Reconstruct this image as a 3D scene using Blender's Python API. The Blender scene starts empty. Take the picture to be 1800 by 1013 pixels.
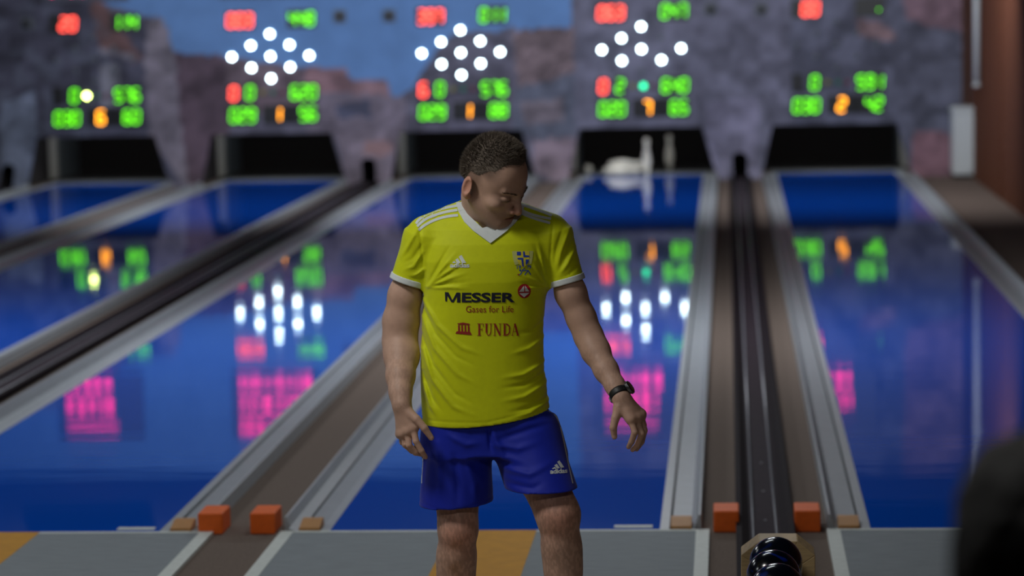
import bpy, bmesh, math, random
import numpy as np
from mathutils import Vector, Matrix
from mathutils.bvhtree import BVHTree

SC = bpy.context.scene
COL = SC.collection
random.seed(7)
RNG = np.random.default_rng(7)

# ------------------------------------------------------------------ camera
F_PX, YAW, PIT, ROL = 4606.9, 0.0836, 0.1134, -0.0213
CAM = np.array([0.935, -10.071, 2.1075])
_fh = np.array([-math.sin(YAW), math.cos(YAW), 0.0])
_rt = np.array([math.cos(YAW), math.sin(YAW), 0.0])
_up = np.array([0, 0, 1.0])
_fw = math.cos(PIT) * _fh - math.sin(PIT) * _up
_u2 = math.sin(PIT) * _fh + math.cos(PIT) * _up
C_R = math.cos(ROL) * _rt + math.sin(ROL) * _u2
C_U = -math.sin(ROL) * _rt + math.cos(ROL) * _u2
C_F = _fw
cd = bpy.data.cameras.new('camera')
cam = bpy.data.objects.new('camera', cd)
COL.objects.link(cam)
cd.sensor_width = 36.0
cd.lens = F_PX / 1800 * 36.0
cd.clip_start = 0.1
cd.clip_end = 200
M = Matrix(((C_R[0], C_U[0], -C_F[0], CAM[0]), (C_R[1], C_U[1], -C_F[1], CAM[1]), (C_R[2], C_U[2], -C_F[2], CAM[2]), (0, 0, 0, 1)))
cam.matrix_world = M
SC.camera = cam
MAN_DIST = 7.80
cd.dof.use_dof = True
cd.dof.focus_distance = 7.72
cd.dof.aperture_fstop = 2.3
cd.dof.aperture_blades = 0

# ------------------------------------------------------------------ world, lights, exposure
SC.view_settings.view_transform = 'Standard'
SC.view_settings.look = 'None'
SC.view_settings.gamma = 1.0
SC.view_settings.use_curve_mapping = False
SC.view_settings.exposure = 0.68
w = bpy.data.worlds.new('world')
SC.world = w
w.use_nodes = True
w.node_tree.nodes['Background'].inputs[0].default_value = (0.02, 0.022, 0.03, 1)
w.node_tree.nodes['Background'].inputs[1].default_value = 0.5

CEIL = 3.25
PIT_W = 4.0                                    # lamp tube above each pin deck, watts
# ceiling panels: (x, y, size x, size y, watts, colour)
LIGHT_SPOTS = [
    (-1.05, -3.5, 0.6, 0.6, 25, (1.0, 0.98, 0.94), 0),
    (0.6, -6.8, 1.2, 0.6, 20, (1.0, 0.98, 0.94), 0),
    (-4.6, -2.6, 1.2, 0.6, 18, (0.9, 0.97, 1.0), 0),
    (0.1, 0.6, 1.2, 0.6, 13, (0.9, 0.97, 1.0), 0),
    (-4.2, 1.4, 1.2, 0.6, 13, (0.9, 0.97, 1.0), 0),
    (-4.6, 5.6, 1.2, 0.6, 62, (0.92, 0.96, 1.0), 0),
    (0.4, 5.6, 1.2, 0.6, 62, (0.92, 0.96, 1.0), 0),
    (-5.2, 14.2, 1.2, 0.6, 54, (0.92, 0.95, 1.0), 58),
    (-1.2, 14.2, 1.2, 0.6, 54, (0.92, 0.95, 1.0), 58),
    (2.4, 14.2, 1.2, 0.6, 48, (0.92, 0.95, 1.0), 58),
]
LIGHT_WORDS = ['over the left of the approach near the camera', 'between the camera and the standing man',
               'far left of the approach', 'above the foul line of the middle lane', 'above the foul line of the left lanes',
               'above the mid length of the left lanes', 'above the mid length of the right lanes',
               'before the pin wall on the left', 'before the pin wall in the middle', 'before the pin wall on the right']


# ------------------------------------------------------------------ measuring helpers
def ray(px, py):
    r = C_F + C_R * ((px - 900) / F_PX) - C_U * ((py - 506.5) / F_PX)
    return r


def P(px, py, d=0.0, dist=MAN_DIST):
    """point on the ray of a photo pixel at a horizontal distance from the camera"""
    r = ray(px, py)
    return CAM + r * ((dist + d) / float(r @ _fh))


def onY(px, py, Y):
    r = ray(px, py)
    return CAM + r * ((Y - CAM[1]) / r[1])


def onZ(px, py, Z=0.0):
    r = ray(px, py)
    return CAM + r * ((Z - CAM[2]) / r[2])


def to_px(p):
    q = np.asarray(p, float) - CAM
    z = q @ C_F
    return np.stack([900 + F_PX * (q @ C_R) / z, 506.5 - F_PX * (q @ C_U) / z], -1)


# ------------------------------------------------------------------ materials
MATS = {}


def srgb(r, g, b):
    f = lambda c: ((c / 255 + 0.055) / 1.055) ** 2.4 if c > 10 else c / 255 / 12.92
    return (f(r), f(g), f(b))


def mat(name, color, rough=0.5, metal=0.0, vary=0.0, scale=20.0, bump=0.0, bscale=200.0, spec=0.5, coat=0.0, sheen=0.0, stretch=(1, 1, 1), attr=None):
    if name in MATS:
        return MATS[name]
    m = bpy.data.materials.new(name)
    m.use_nodes = True
    nt = m.node_tree
    b = nt.nodes['Principled BSDF']
    b.inputs['Base Color'].default_value = (*color, 1)
    b.inputs['Roughness'].default_value = rough
    b.inputs['Metallic'].default_value = metal
    b.inputs['Specular IOR Level'].default_value = spec
    b.inputs['Coat Weight'].default_value = coat
    b.inputs['Coat Roughness'].default_value = 0.05
    b.inputs['Sheen Weight'].default_value = sheen
    tc = nt.nodes.new('ShaderNodeTexCoord')
    mp = nt.nodes.new('ShaderNodeMapping')
    mp.inputs['Scale'].default_value = stretch
    nt.links.new(tc.outputs['Object'], mp.inputs[0])
    src = None
    if attr:
        a = nt.nodes.new('ShaderNodeAttribute')
        a.attribute_name = attr
        src = a.outputs['Color']
        nt.links.new(src, b.inputs['Base Color'])
    if vary > 0:
        n = nt.nodes.new('ShaderNodeTexNoise')
        n.inputs['Scale'].default_value = scale
        n.inputs['Detail'].default_value = 5
        nt.links.new(mp.outputs[0], n.inputs['Vector'])
        r = nt.nodes.new('ShaderNodeMapRange')
        r.inputs['From Min'].default_value = 0.3
        r.inputs['From Max'].default_value = 0.7
        r.inputs['To Min'].default_value = 1 - vary
        r.inputs['To Max'].default_value = 1 + vary
        nt.links.new(n.outputs[0], r.inputs[0])
        mx = nt.nodes.new('ShaderNodeMix')
        mx.data_type = 'RGBA'
        mx.blend_type = 'MULTIPLY'
        mx.inputs[0].default_value = 1
        if src is not None:
            nt.links.new(src, mx.inputs[6])
        else:
            mx.inputs[6].default_value = (*color, 1)
        nt.links.new(r.outputs[0], mx.inputs[7])
        nt.links.new(mx.outputs[2], b.inputs['Base Color'])
    if bump > 0:
        n2 = nt.nodes.new('ShaderNodeTexNoise')
        n2.inputs['Scale'].default_value = bscale
        n2.inputs['Detail'].default_value = 3
        nt.links.new(mp.outputs[0], n2.inputs['Vector'])
        bp = nt.nodes.new('ShaderNodeBump')
        bp.inputs['Strength'].default_value = bump
        bp.inputs['Distance'].default_value = 0.004
        nt.links.new(n2.outputs[0], bp.inputs['Height'])
        nt.links.new(bp.outputs[0], b.inputs['Normal'])
    MATS[name] = m
    return m


def glow(name, color, strength):
    if name in MATS:
        return MATS[name]
    m = bpy.data.materials.new(name)
    m.use_nodes = True
    b = m.node_tree.nodes['Principled BSDF']
    b.inputs['Base Color'].default_value = (0.02, 0.02, 0.02, 1)
    b.inputs['Emission Color'].default_value = (*color, 1)
    b.inputs['Emission Strength'].default_value = strength
    MATS[name] = m
    return m


mat('carpet', srgb(112, 99, 91), 0.95, vary=0.16, scale=90, bump=0.5, bscale=350, spec=0.1)
mat('approach_grey', srgb(130, 137, 142), 0.7, vary=0.10, scale=9, bump=0.25, bscale=260, spec=0.25, stretch=(1, 6, 1))
mat('ochre', srgb(196, 138, 22), 0.7, vary=0.08, scale=14, bump=0.25, bscale=260, spec=0.25)
mat('white_line', srgb(205, 210, 206), 0.6, vary=0.06, scale=30, spec=0.3)
mat('gutter_grey', srgb(152, 157, 163), 0.42, vary=0.06, scale=12, spec=0.4)
mat('gutter_edge', srgb(166, 171, 177), 0.38, vary=0.05, scale=12, spec=0.45)
mat('step_shade', srgb(36, 40, 42), 0.8)  # near-black tone for the shadow of the step along the gutter
mat('block_orange', srgb(226, 98, 14), 0.65, vary=0.07, scale=40, bump=0.2, bscale=300)
mat('wedge_tan', srgb(178, 128, 74), 0.6, vary=0.12, scale=50, stretch=(1, 5, 1))
mat('track_black', srgb(34, 28, 32), 0.8, vary=0.15, scale=20, spec=0.1)
mat('track_mid', srgb(50, 42, 48), 0.8, vary=0.12, scale=20, spec=0.1)
mat('rail_grey', srgb(132, 132, 140), 0.35, metal=0.2, vary=0.05)
mat('pit_black', srgb(22, 17, 16), 0.9, vary=0.1)
mat('pit_shield', srgb(150, 150, 160), 0.7, vary=0.08, scale=4)
mat('pit_side', srgb(96, 104, 108), 0.7, vary=0.1, scale=4)
mat('pit_post', srgb(158, 156, 148), 0.6, vary=0.05, scale=5)
mat('deck_grey', srgb(130, 134, 134), 0.35, vary=0.06, scale=6)
mat('pin_white', srgb(232, 228, 214), 0.3, vary=0.03)
mat('brick_brown', srgb(100, 60, 42), 0.85, vary=0.15, scale=14, bump=0.3, bscale=120, spec=0.15)
mat('mortar_brown', srgb(70, 44, 32), 0.95, vary=0.1, scale=10)
mat('paint_white', srgb(196, 202, 204), 0.5, vary=0.04)
mat('ceiling_dark', srgb(40, 40, 46), 0.95, vary=0.05, scale=2)
mat('wall_side', srgb(92, 88, 92), 0.9, vary=0.06, scale=2)
mat('lamp_frame', srgb(150, 150, 150), 0.5)
mat('panel_black', srgb(16, 18, 20), 0.5)
mat('board_grey', srgb(72, 74, 88), 0.6)
mat('sensor_black', srgb(14, 14, 16), 0.4)
mat('plywood', srgb(186, 160, 116), 0.55, vary=0.14, scale=16, stretch=(1, 1, 9))
mat('plywood_edge', srgb(206, 186, 146), 0.55, vary=0.12, scale=30, stretch=(9, 1, 1))
mat('metal_grey', srgb(120, 124, 130), 0.4, metal=0.6)
mat('hair_dark', srgb(106, 96, 86), 0.75, vary=0.25, scale=120, spec=0.3)
mat('brow_dark', srgb(104, 82, 68), 0.8)
mat('skin', (0.5, 0.3, 0.2), 0.52, vary=0.06, scale=45, bump=0.10, bscale=420, spec=0.35, attr='Col')
mat('shirt_yellow', srgb(206, 216, 2), 0.62, vary=0.03, scale=60, bump=0.10, bscale=900, spec=0.25, sheen=0.15)
mat('shirt_white', srgb(214, 222, 222), 0.65, vary=0.03, scale=60, spec=0.25)
mat('shorts_blue', srgb(14, 36, 164), 0.6, vary=0.04, scale=60, bump=0.10, bscale=900, spec=0.25, sheen=0.1)
mat('print_navy', srgb(16, 20, 44), 0.6)
mat('print_red', srgb(150, 34, 26), 0.6)
mat('print_crimson', srgb(176, 22, 34), 0.6)
mat('print_blue', srgb(28, 62, 178), 0.6)
mat('print_pale', srgb(198, 204, 120), 0.6)
mat('print_yellow', srgb(226, 214, 60), 0.6)
mat('watch_black', srgb(20, 21, 23), 0.5)
mat('watch_metal', srgb(120, 122, 126), 0.25, metal=0.9)
mat('watch_glass', srgb(10, 12, 16), 0.08)
mat('shoe_white', srgb(196, 198, 200), 0.5, vary=0.04)
mat('shoe_sole', srgb(60, 60, 64), 0.8)
mat('sock_white', srgb(200, 204, 206), 0.9, vary=0.05)
mat('cloth_black', srgb(18, 19, 21), 0.9, vary=0.1)
mat('hair_black', srgb(14, 14, 14), 0.8, vary=0.2, scale=60, spec=0.2)
glow('led_green', (0.13, 0.85, 0.005), 1.6)
glow('led_red', (1.0, 0.075, 0.05), 3.2)
glow('led_orange', (1.0, 0.34, 0.01), 3.6)
glow('led_white', (0.70, 0.92, 1.0), 13.0)
glow('led_lime', (0.75, 1.0, 0.22), 14.0)
glow('led_teal', (0.01, 0.75, 0.30), 3.0)
glow('led_board', (1.0, 0.02, 0.22), 2.1)
mat('lamp_off', srgb(86, 92, 100), 0.4)
mat('lamp_off_yellow', srgb(120, 116, 20), 0.4)
mat('lamp_off_green', srgb(10, 104, 80), 0.4)
mat('lamp_off_red', srgb(96, 30, 50), 0.4)

# glossy blue lane plates: a coloured sheet under a clear polish with very slight ripples across the lane
m = bpy.data.materials.new('lane_blue')
m.use_nodes = True
nt = m.node_tree
b = nt.nodes['Principled BSDF']
b.inputs['Base Color'].default_value = (*srgb(4, 80, 194), 1)
b.inputs['Roughness'].default_value = 0.035
b.inputs['Specular IOR Level'].default_value = 0.42
tc = nt.nodes.new('ShaderNodeTexCoord')
mp = nt.nodes.new('ShaderNodeMapping')
mp.inputs['Scale'].default_value = (0.4, 2.8, 1)
nz = nt.nodes.new('ShaderNodeTexNoise')
nz.inputs['Scale'].default_value = 1.6
nz.inputs['Detail'].default_value = 3
bp = nt.nodes.new('ShaderNodeBump')
bp.inputs['Strength'].default_value = 0.065
bp.inputs['Distance'].default_value = 0.01
nt.links.new(tc.outputs['Object'], mp.inputs[0])
nt.links.new(mp.outputs[0], nz.inputs['Vector'])
nt.links.new(nz.outputs[0], bp.inputs['Height'])
nt.links.new(bp.outputs[0], b.inputs['Normal'])
MATS['lane_blue'] = m

# dark speckled bowling balls with a blue swirl
for nm, c1, c2 in (('ball_dark', (8, 12, 22), (14, 40, 110)), ('ball_blue', (8, 10, 18), (16, 60, 190))):
    m = bpy.data.materials.new(nm)
    m.use_nodes = True
    nt = m.node_tree
    b = nt.nodes['Principled BSDF']
    b.inputs['Roughness'].default_value = 0.16
    tc = nt.nodes.new('ShaderNodeTexCoord')
    nz = nt.nodes.new('ShaderNodeTexNoise')
    nz.inputs['Scale'].default_value = 7.0
    nz.inputs['Detail'].default_value = 2
    nz.inputs['Distortion'].default_value = 1.4
    cr = nt.nodes.new('ShaderNodeValToRGB')
    cr.color_ramp.elements[0].position = 0.56
    cr.color_ramp.elements[0].color = (*srgb(*c1), 1)
    cr.color_ramp.elements[1].position = 0.68
    cr.color_ramp.elements[1].color = (*srgb(*c2), 1)
    nt.links.new(tc.outputs['Object'], nz.inputs['Vector'])
    nt.links.new(nz.outputs[0], cr.inputs[0])
    nt.links.new(cr.outputs[0], b.inputs['Base Color'])
    MATS[nm] = m


# ------------------------------------------------------------------ object helpers
def link(name, me, material, parent=None, smooth=False):
    o = bpy.data.objects.new(name, me)
    COL.objects.link(o)
    if material is not None and len(me.materials) == 0:
        me.materials.append(MATS[material] if isinstance(material, str) else material)
    if parent is not None:
        o.parent = parent
    if smooth:
        me.shade_smooth()
    return o


def tag(o, label=None, cat=None, group=None, kind=None):
    if label: o['label'] = label
    if cat: o['category'] = cat
    if group: o['group'] = group
    if kind: o['kind'] = kind
    return o


def empty(name, loc=(0, 0, 0), label=None, cat=None, group=None):
    o = bpy.data.objects.new(name, None)
    COL.objects.link(o)
    o.location = loc
    o.empty_display_size = 0.1
    return tag(o, label, cat, group)


def mesh_from(name, verts, faces):
    me = bpy.data.meshes.new(name)
    me.from_pydata([tuple(map(float, v)) for v in verts], [], faces)
    me.update()
    return me


class MB:
    """collects simple shapes into one mesh"""

    def __init__(s):
        s.v, s.f = [], []

    def box(s, x0, x1, y0, y1, z0, z1):
        n = len(s.v)
        s.v += [(x0, y0, z0), (x1, y0, z0), (x1, y1, z0), (x0, y1, z0), (x0, y0, z1), (x1, y0, z1), (x1, y1, z1), (x0, y1, z1)]
        s.f += [tuple(n + i for i in q) for q in ((0, 3, 2, 1), (4, 5, 6, 7), (0, 1, 5, 4), (1, 2, 6, 5), (2, 3, 7, 6), (3, 0, 4, 7))]
        return s

    def prism(s, poly, axis, a, b):
        """poly of 2-D points extruded along axis from a to b"""
        n = len(s.v)
        k = len(poly)
        for t in (a, b):
            for p, q in poly:
                s.v.append({'x': (t, p, q), 'y': (p, t, q), 'z': (p, q, t)}[axis])
        s.f.append(tuple(n + i for i in range(k))[::-1])
        s.f.append(tuple(n + k + i for i in range(k)))
        for i in range(k):
            j = (i + 1) % k
            s.f.append((n + i, n + j, n + k + j, n + k + i))
        return s

    def lathe(s, prof, seg=20, cx=0, cy=0, close=True):
        n = len(s.v)
        for r, z in prof:
            for i in range(seg):
                a = 2 * math.pi * i / seg
                s.v.append((cx + r * math.cos(a), cy + r * math.sin(a), z))
        for j in range(len(prof) - 1):
            for i in range(seg):
                i2 = (i + 1) % seg
                s.f.append((n + j * seg + i, n + j * seg + i2, n + (j + 1) * seg + i2, n + (j + 1) * seg + i))
        if close:
            s.f.append(tuple(n + i for i in range(seg))[::-1])
            s.f.append(tuple(n + (len(prof) - 1) * seg + i for i in range(seg)))
        return s

    def tube(s, pts, r, seg=8):
        n0 = len(s.v)
        pts = [Vector(p) for p in pts]
        for i, p in enumerate(pts):
            t = (pts[min(i + 1, len(pts) - 1)] - pts[max(i - 1, 0)]).normalized()
            a = t.orthogonal().normalized() if i == 0 else (a - t * a.dot(t)).normalized()
            c = t.cross(a)
            rr = r[i] if isinstance(r, (list, tuple)) else r
            for k in range(seg):
                g = 2 * math.pi * k / seg
                s.v.append(tuple(p + a * (rr * math.cos(g)) + c * (rr * math.sin(g))))
        for i in range(len(pts) - 1):
            for k in range(seg):
                k2 = (k + 1) % seg
                s.f.append((n0 + i * seg + k, n0 + i * seg + k2, n0 + (i + 1) * seg + k2, n0 + (i + 1) * seg + k))
        s.f.append(tuple(n0 + k for k in range(seg))[::-1])
        s.f.append(tuple(n0 + (len(pts) - 1) * seg + k for k in range(seg)))
        return s

    def mesh(s, name):
        me = mesh_from(name, s.v, s.f)
        bm = bmesh.new()
        bm.from_mesh(me)
        bmesh.ops.recalc_face_normals(bm, faces=bm.faces)
        bm.to_mesh(me)
        bm.free()
        return me

    def build(s, name, material, parent=None, smooth=False, bevel=0.0):
        o = link(name, s.mesh(name), material, parent, smooth)
        if bevel > 0:
            md = o.modifiers.new('bevel', 'BEVEL')
            md.width = bevel
            md.segments = 2
            md.limit_method = 'ANGLE'
        return o


# ------------------------------------------------------------------ lane layout
LW = 1.30
GN, GR = 0.6828, 0.8166                       # gaps without / with a ball return
X4 = 0.0
X5 = LW + GR
X3 = -(LW + GN)
X2 = X3 - (LW + GR)
X1 = X2 - (LW + GN)
X0 = X1 - (LW + GR)
LANES = [X1, X2, X3, X4, X5]
LEN = 19.35                                    # blue plate
YW = 18.70                                     # front of the mural wall
DECK = 21.0
WORD = ['leftmost', 'second from left', 'middle', 'fourth from left', 'rightmost']
RETURNS = [X1 - LW / 2 - GR / 2, X3 - LW / 2 - GR / 2, X4 + LW / 2 + GR / 2]
XR = 3.56                                      # right wall
XL = -9.6
YB = -13.5

# ------------------------------------------------------------------ setting
o = MB().box(XL - .2, XR + .25, YB, 22.6, -0.12, -0.012).build('floor', 'carpet')
tag(o, kind='structure')
o = MB().box(XL - .2, XR + .25, YB, 22.6, CEIL, CEIL + 0.15).build('ceiling', 'ceiling_dark')
tag(o, kind='structure')
o = MB().box(XL - .2, XL, YB, 22.6, -0.12, CEIL).build('wall_left', 'wall_side')
tag(o, kind='structure')
o = MB().box(XL - .2, XR + .25, YB - .2, YB, -0.12, CEIL + .15).build('wall_back', 'wall_side')
tag(o, kind='structure')
o = MB().box(XL - .2, XR + .25, 22.6, 22.8, -0.12, CEIL + .15).build('wall_pit', 'pit_black')
tag(o, kind='structure')
wr = MB().box(XR, XR + .25, YB, 22.6, -0.12, CEIL).build('wall_right', 'brick_brown')
tag(wr, kind='structure')


# ---- the far wall: a printed townscape with openings over the pin decks
def opening(k):
    """left/right x at top and bottom of each pin opening, in metres from the lane centre"""
    return (-0.70, -0.83, 0.65, 0.81)          # left top, left bottom, right top, right bottom


Z_OPEN = 0.575
TUN_W, TUN_H = 0.165, 0.285


def smooth(a, b_, x):
    t = np.clip((x - a) / (b_ - a), 0, 1)
    return t * t * (3 - 2 * t)


def vnoise(x, y, seed=0):
    """smooth value noise in 2-D"""
    xi, yi = np.floor(x).astype(int), np.floor(y).astype(int)
    xf, yf = x - xi, y - yi

    def h(i, j):
        n = (i * 374761393 + j * 668265263 + seed * 982451653) & 0x7fffffff
        n = ((n ^ (n >> 13)) * 1274126177) & 0x7fffffff
        return (n & 0xffff) / 65535.0

    u, v = xf * xf * (3 - 2 * xf), yf * yf * (3 - 2 * yf)
    return (h(xi, yi) * (1 - u) + h(xi + 1, yi) * u) * (1 - v) + (h(xi, yi + 1) * (1 - u) + h(xi + 1, yi + 1) * u) * v


def in_poly(px, py, poly):
    inside = np.zeros(px.shape, bool)
    n = len(poly)
    for i in range(n):
        x0, y0 = poly[i]
        x1, y1 = poly[(i + 1) % n]
        c = ((y0 > py) != (y1 > py)) & (px < (x1 - x0) * (py - y0) / (y1 - y0 + 1e-9) + x0)
        inside ^= c
    return inside


# the printed picture: flat shapes of sky, gables, roofs and trees (units: photo pixels on the wall plane)
MURAL = [
    ([(-400, -400), (1000, -400), (1004, 60), (900, 48), (872, 60), (800, 52), (745, 150), (712, 166), (690, 172), (620, 150), (545, 122), (400, 100), (306, 92), (290, 40), (262, 30), (186, 8), (150, -60), (-400, -60)], (92, 126, 172)),
    ([(-400, -40), (165, -10), (196, 30), (262, 32), (304, 98), (330, 320), (-400, 340)], (72, 72, 86)),
    ([(186, 5), (205, 40), (252, 105), (236, 112), (176, 84), (150, -20)], (104, 80, 80)),
    ([(262, 30), (288, 34), (326, 160), (300, 150), (258, 140), (252, 118)], (118, 112, 122)),
    ([(258, 140), (326, 160), (330, 330), (262, 240)], (112, 106, 116)),
    ([(176, 112), (212, 116), (210, 190), (176, 190)], (116, 116, 126)),
    ([(176, 82), (240, 100), (238, 110), (174, 94)], (120, 116, 126)),
    ([(0, 180), (62, 160), (70, 330), (0, 330)], (110, 118, 136)),
    ([(306, 94), (398, 96), (410, 180), (396, 330), (330, 330)], (86, 72, 82)),
    ([(398, 100), (540, 122), (545, 200), (400, 200)], (104, 90, 98)),
    ([(536, 118), (608, 120), (622, 160), (540, 164)], (134, 106, 112)),
    ([(612, 142), (676, 140), (692, 168), (616, 170)], (134, 108, 114)),
    ([(540, 164), (720, 168), (720, 250), (540, 230)], (112, 104, 116)),
    ([(590, 180), (650, 178), (656, 204), (592, 208)], (76, 78, 96)),
    ([(590, 232), (716, 228), (716, 330), (612, 330)], (124, 114, 126)),
    ([(640, 250), (690, 250), (690, 270), (640, 275)], (136, 110, 112)),
    ([(786, 62), (866, 52), (900, 70), (900, 240), (716, 240), (712, 170)], (92, 90, 104)),
    ([(902, 54), (1010, 46), (1006, 130), (916, 160), (905, 120)], (112, 98, 102)),
    ([(905, 158), (1010, 128), (1020, 250), (900, 240)], (88, 92, 106)),
    ([(912, 180), (990, 172), (990, 215), (920, 218)], (112, 104, 112)),
    ([(936, 250), (1012, 236), (1012, 320), (944, 310)], (128, 114, 124)),
    ([(1008, -300), (1400, -300), (1400, 330), (1012, 330)], (102, 102, 118)),
    ([(1240, 180), (1330, 170), (1336, 330), (1250, 330)], (118, 116, 136)),
    ([(1390, -300), (1760, -300), (1760, 340), (1390, 330)], (92, 94, 110)),
    ([(1500, 30), (1560, 44), (1580, 70), (1510, 62)], (120, 100, 104)),
    ([(1580, -300), (1760, -300), (1760, 60), (1640, 50), (1590, 30)], (120, 98, 108)),
    ([(1606, 232), (1650, 226), (1690, 262), (1690, 320), (1600, 318)], (128, 98, 108)),
]


def mural_color(X, Z):
    pts = np.stack([X, np.full_like(X, YW), Z], -1)
    px = to_px(pts)
    x, y = px[..., 0], px[..., 1]
    x = x + (vnoise(x / 14, y / 14, 3) - .5) * 7
    y = y + (vnoise(x / 14, y / 14, 4) - .5) * 7
    c = np.zeros(X.shape + (3,))
    c[:] = (96, 94, 108)
    for poly, rgb in MURAL:
        c[in_poly(x, y, poly)] = rgb
    sky = in_poly(x, y, MURAL[0][0]) & (c[..., 2] > 160)
    n1 = vnoise(x / 26, y / 22, 1) * .6 + vnoise(x / 11, y / 11, 2) * .4
    c = c * 1.07
    amp = np.where(sky, .10, .42)
    c = c * (1 + (n1 - .5) * amp)[..., None]
    # foliage and stone patches
    leaf = (vnoise(x / 17, y / 15, 8) > .62) & (x < 190) & (~sky)
    c[leaf] = c[leaf] * .62 + np.array((110, 118, 134)) * .38
    dark = (vnoise(x / 30, y / 24, 9) > .60) & (~sky) & (x < 1690)
    c[dark] *= .84
    tiles = in_poly(x, y, MURAL[17][0])
    st = (np.sin((x + y) / 3.2) + np.sin((x - y) / 3.2)) * .10
    c[tiles] *= (1 + st[tiles])[:, None]
    lin = np.where(c > 10, ((np.clip(c, 0, 255) / 255 + .055) / 1.055) ** 2.4, c / 255 / 12.92)
    return lin


mv, mf = [], []


def grid(xf, z0f, z1, nx, nz):
    """xf(u, z) -> x, columns from z0f(u) to z1"""
    n = len(mv)
    for i in range(nx + 1):
        u = i / nx
        for j in range(nz + 1):
            z = z0f(u) + (z1 - z0f(u)) * j / nz
            mv.append((xf(u, z), YW, z))
    for i in range(nx):
        for j in range(nz):
            a = n + i * (nz + 1) + j
            mf.append((a, a + nz + 1, a + nz + 2, a + 1))


grid(lambda u, z: XL + (XR - XL) * u, lambda u: Z_OPEN, CEIL, 480, 100)
edges = [(XL, XL)]
for k, c in enumerate(LANES):
    a, b_, c2, d2 = opening(k)
    edges.append((c + a, c + b_))
    edges.append((c + c2, c + d2))
edges.append((XR, XR))
for i in range(0, len(edges), 2):
    (lt, lb), (rt_, rb) = edges[i], edges[i + 1]
    fx = lambda u, z, lt=lt, lb=lb, rt_=rt_, rb=rb: (lb + (lt - lb) * z / Z_OPEN) * (1 - u) + (rb + (rt_ - rb) * z / Z_OPEN) * u
    tun = [r for r in RETURNS if lb < r < rb]

    def zb(u, tun=tun, fx=fx):
        if not tun:
            return -0.012
        x = fx(u, 0.1)
        t = abs(x - tun[0]) / (TUN_W / 2)
        return -0.012 if t >= 1 else TUN_H - TUN_W / 2 + TUN_W / 2 * math.sqrt(max(0, 1 - t * t))

    grid(fx, zb, Z_OPEN, max(12, int((rb - lb) / .012)), 16)
me = mesh_from('wall_far', mv, mf)
bm = bmesh.new()
bm.from_mesh(me)
bmesh.ops.remove_doubles(bm, verts=bm.verts, dist=0.0005)
bm.to_mesh(me)
bm.free()
V = np.array([v.co[:] for v in me.vertices])
colr = mural_color(V[:, 0], V[:, 2])
ca = me.color_attributes.new('Col', 'FLOAT_COLOR', 'POINT')
ca.data.foreach_set('color', np.concatenate([colr, np.ones((len(V), 1))], 1).astype(np.float32).ravel())
mat('mural_print', (.1, .1, .1), 0.75, attr='Col', spec=0.2, vary=0.05, scale=3)
o = link('wall_far', me, 'mural_print')
md = o.modifiers.new('thick', 'SOLIDIFY')
md.thickness = 0.05
md.offset = -1.0
tag(o, kind='structure')


# ------------------------------------------------------------------ lanes
def gutter_profile(side, width, groove_out):
    """cross section from the lane edge outwards as (offset, z) pieces"""
    s = side
    strip = [(0.000, -.012), (0.000, .002), (0.036, .002), (0.036, -.012)]
    if groove_out:
        flat = [(0.036, -.012), (0.036, -.004), (0.112, -.004), (0.112, -.012)]
        lip = [(0.122, -.012), (0.122, -.003), (width - .026, .010), (width - .026, -.012)]
    else:
        flat = [(0.046, -.012), (0.046, -.004), (0.122, -.004), (0.122, -.012)]
        lip = [(0.122, -.012), (0.122, -.003), (width - .026, .010), (width - .026, -.012)]
    edge = [(width - .026, -.012), (width - .026, .012), (width - .014, .050), (width - .004, .050), (width, -.012)]
    return [[(s * x, z) for x, z in q] for q in (strip, flat, lip, edge)]


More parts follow.
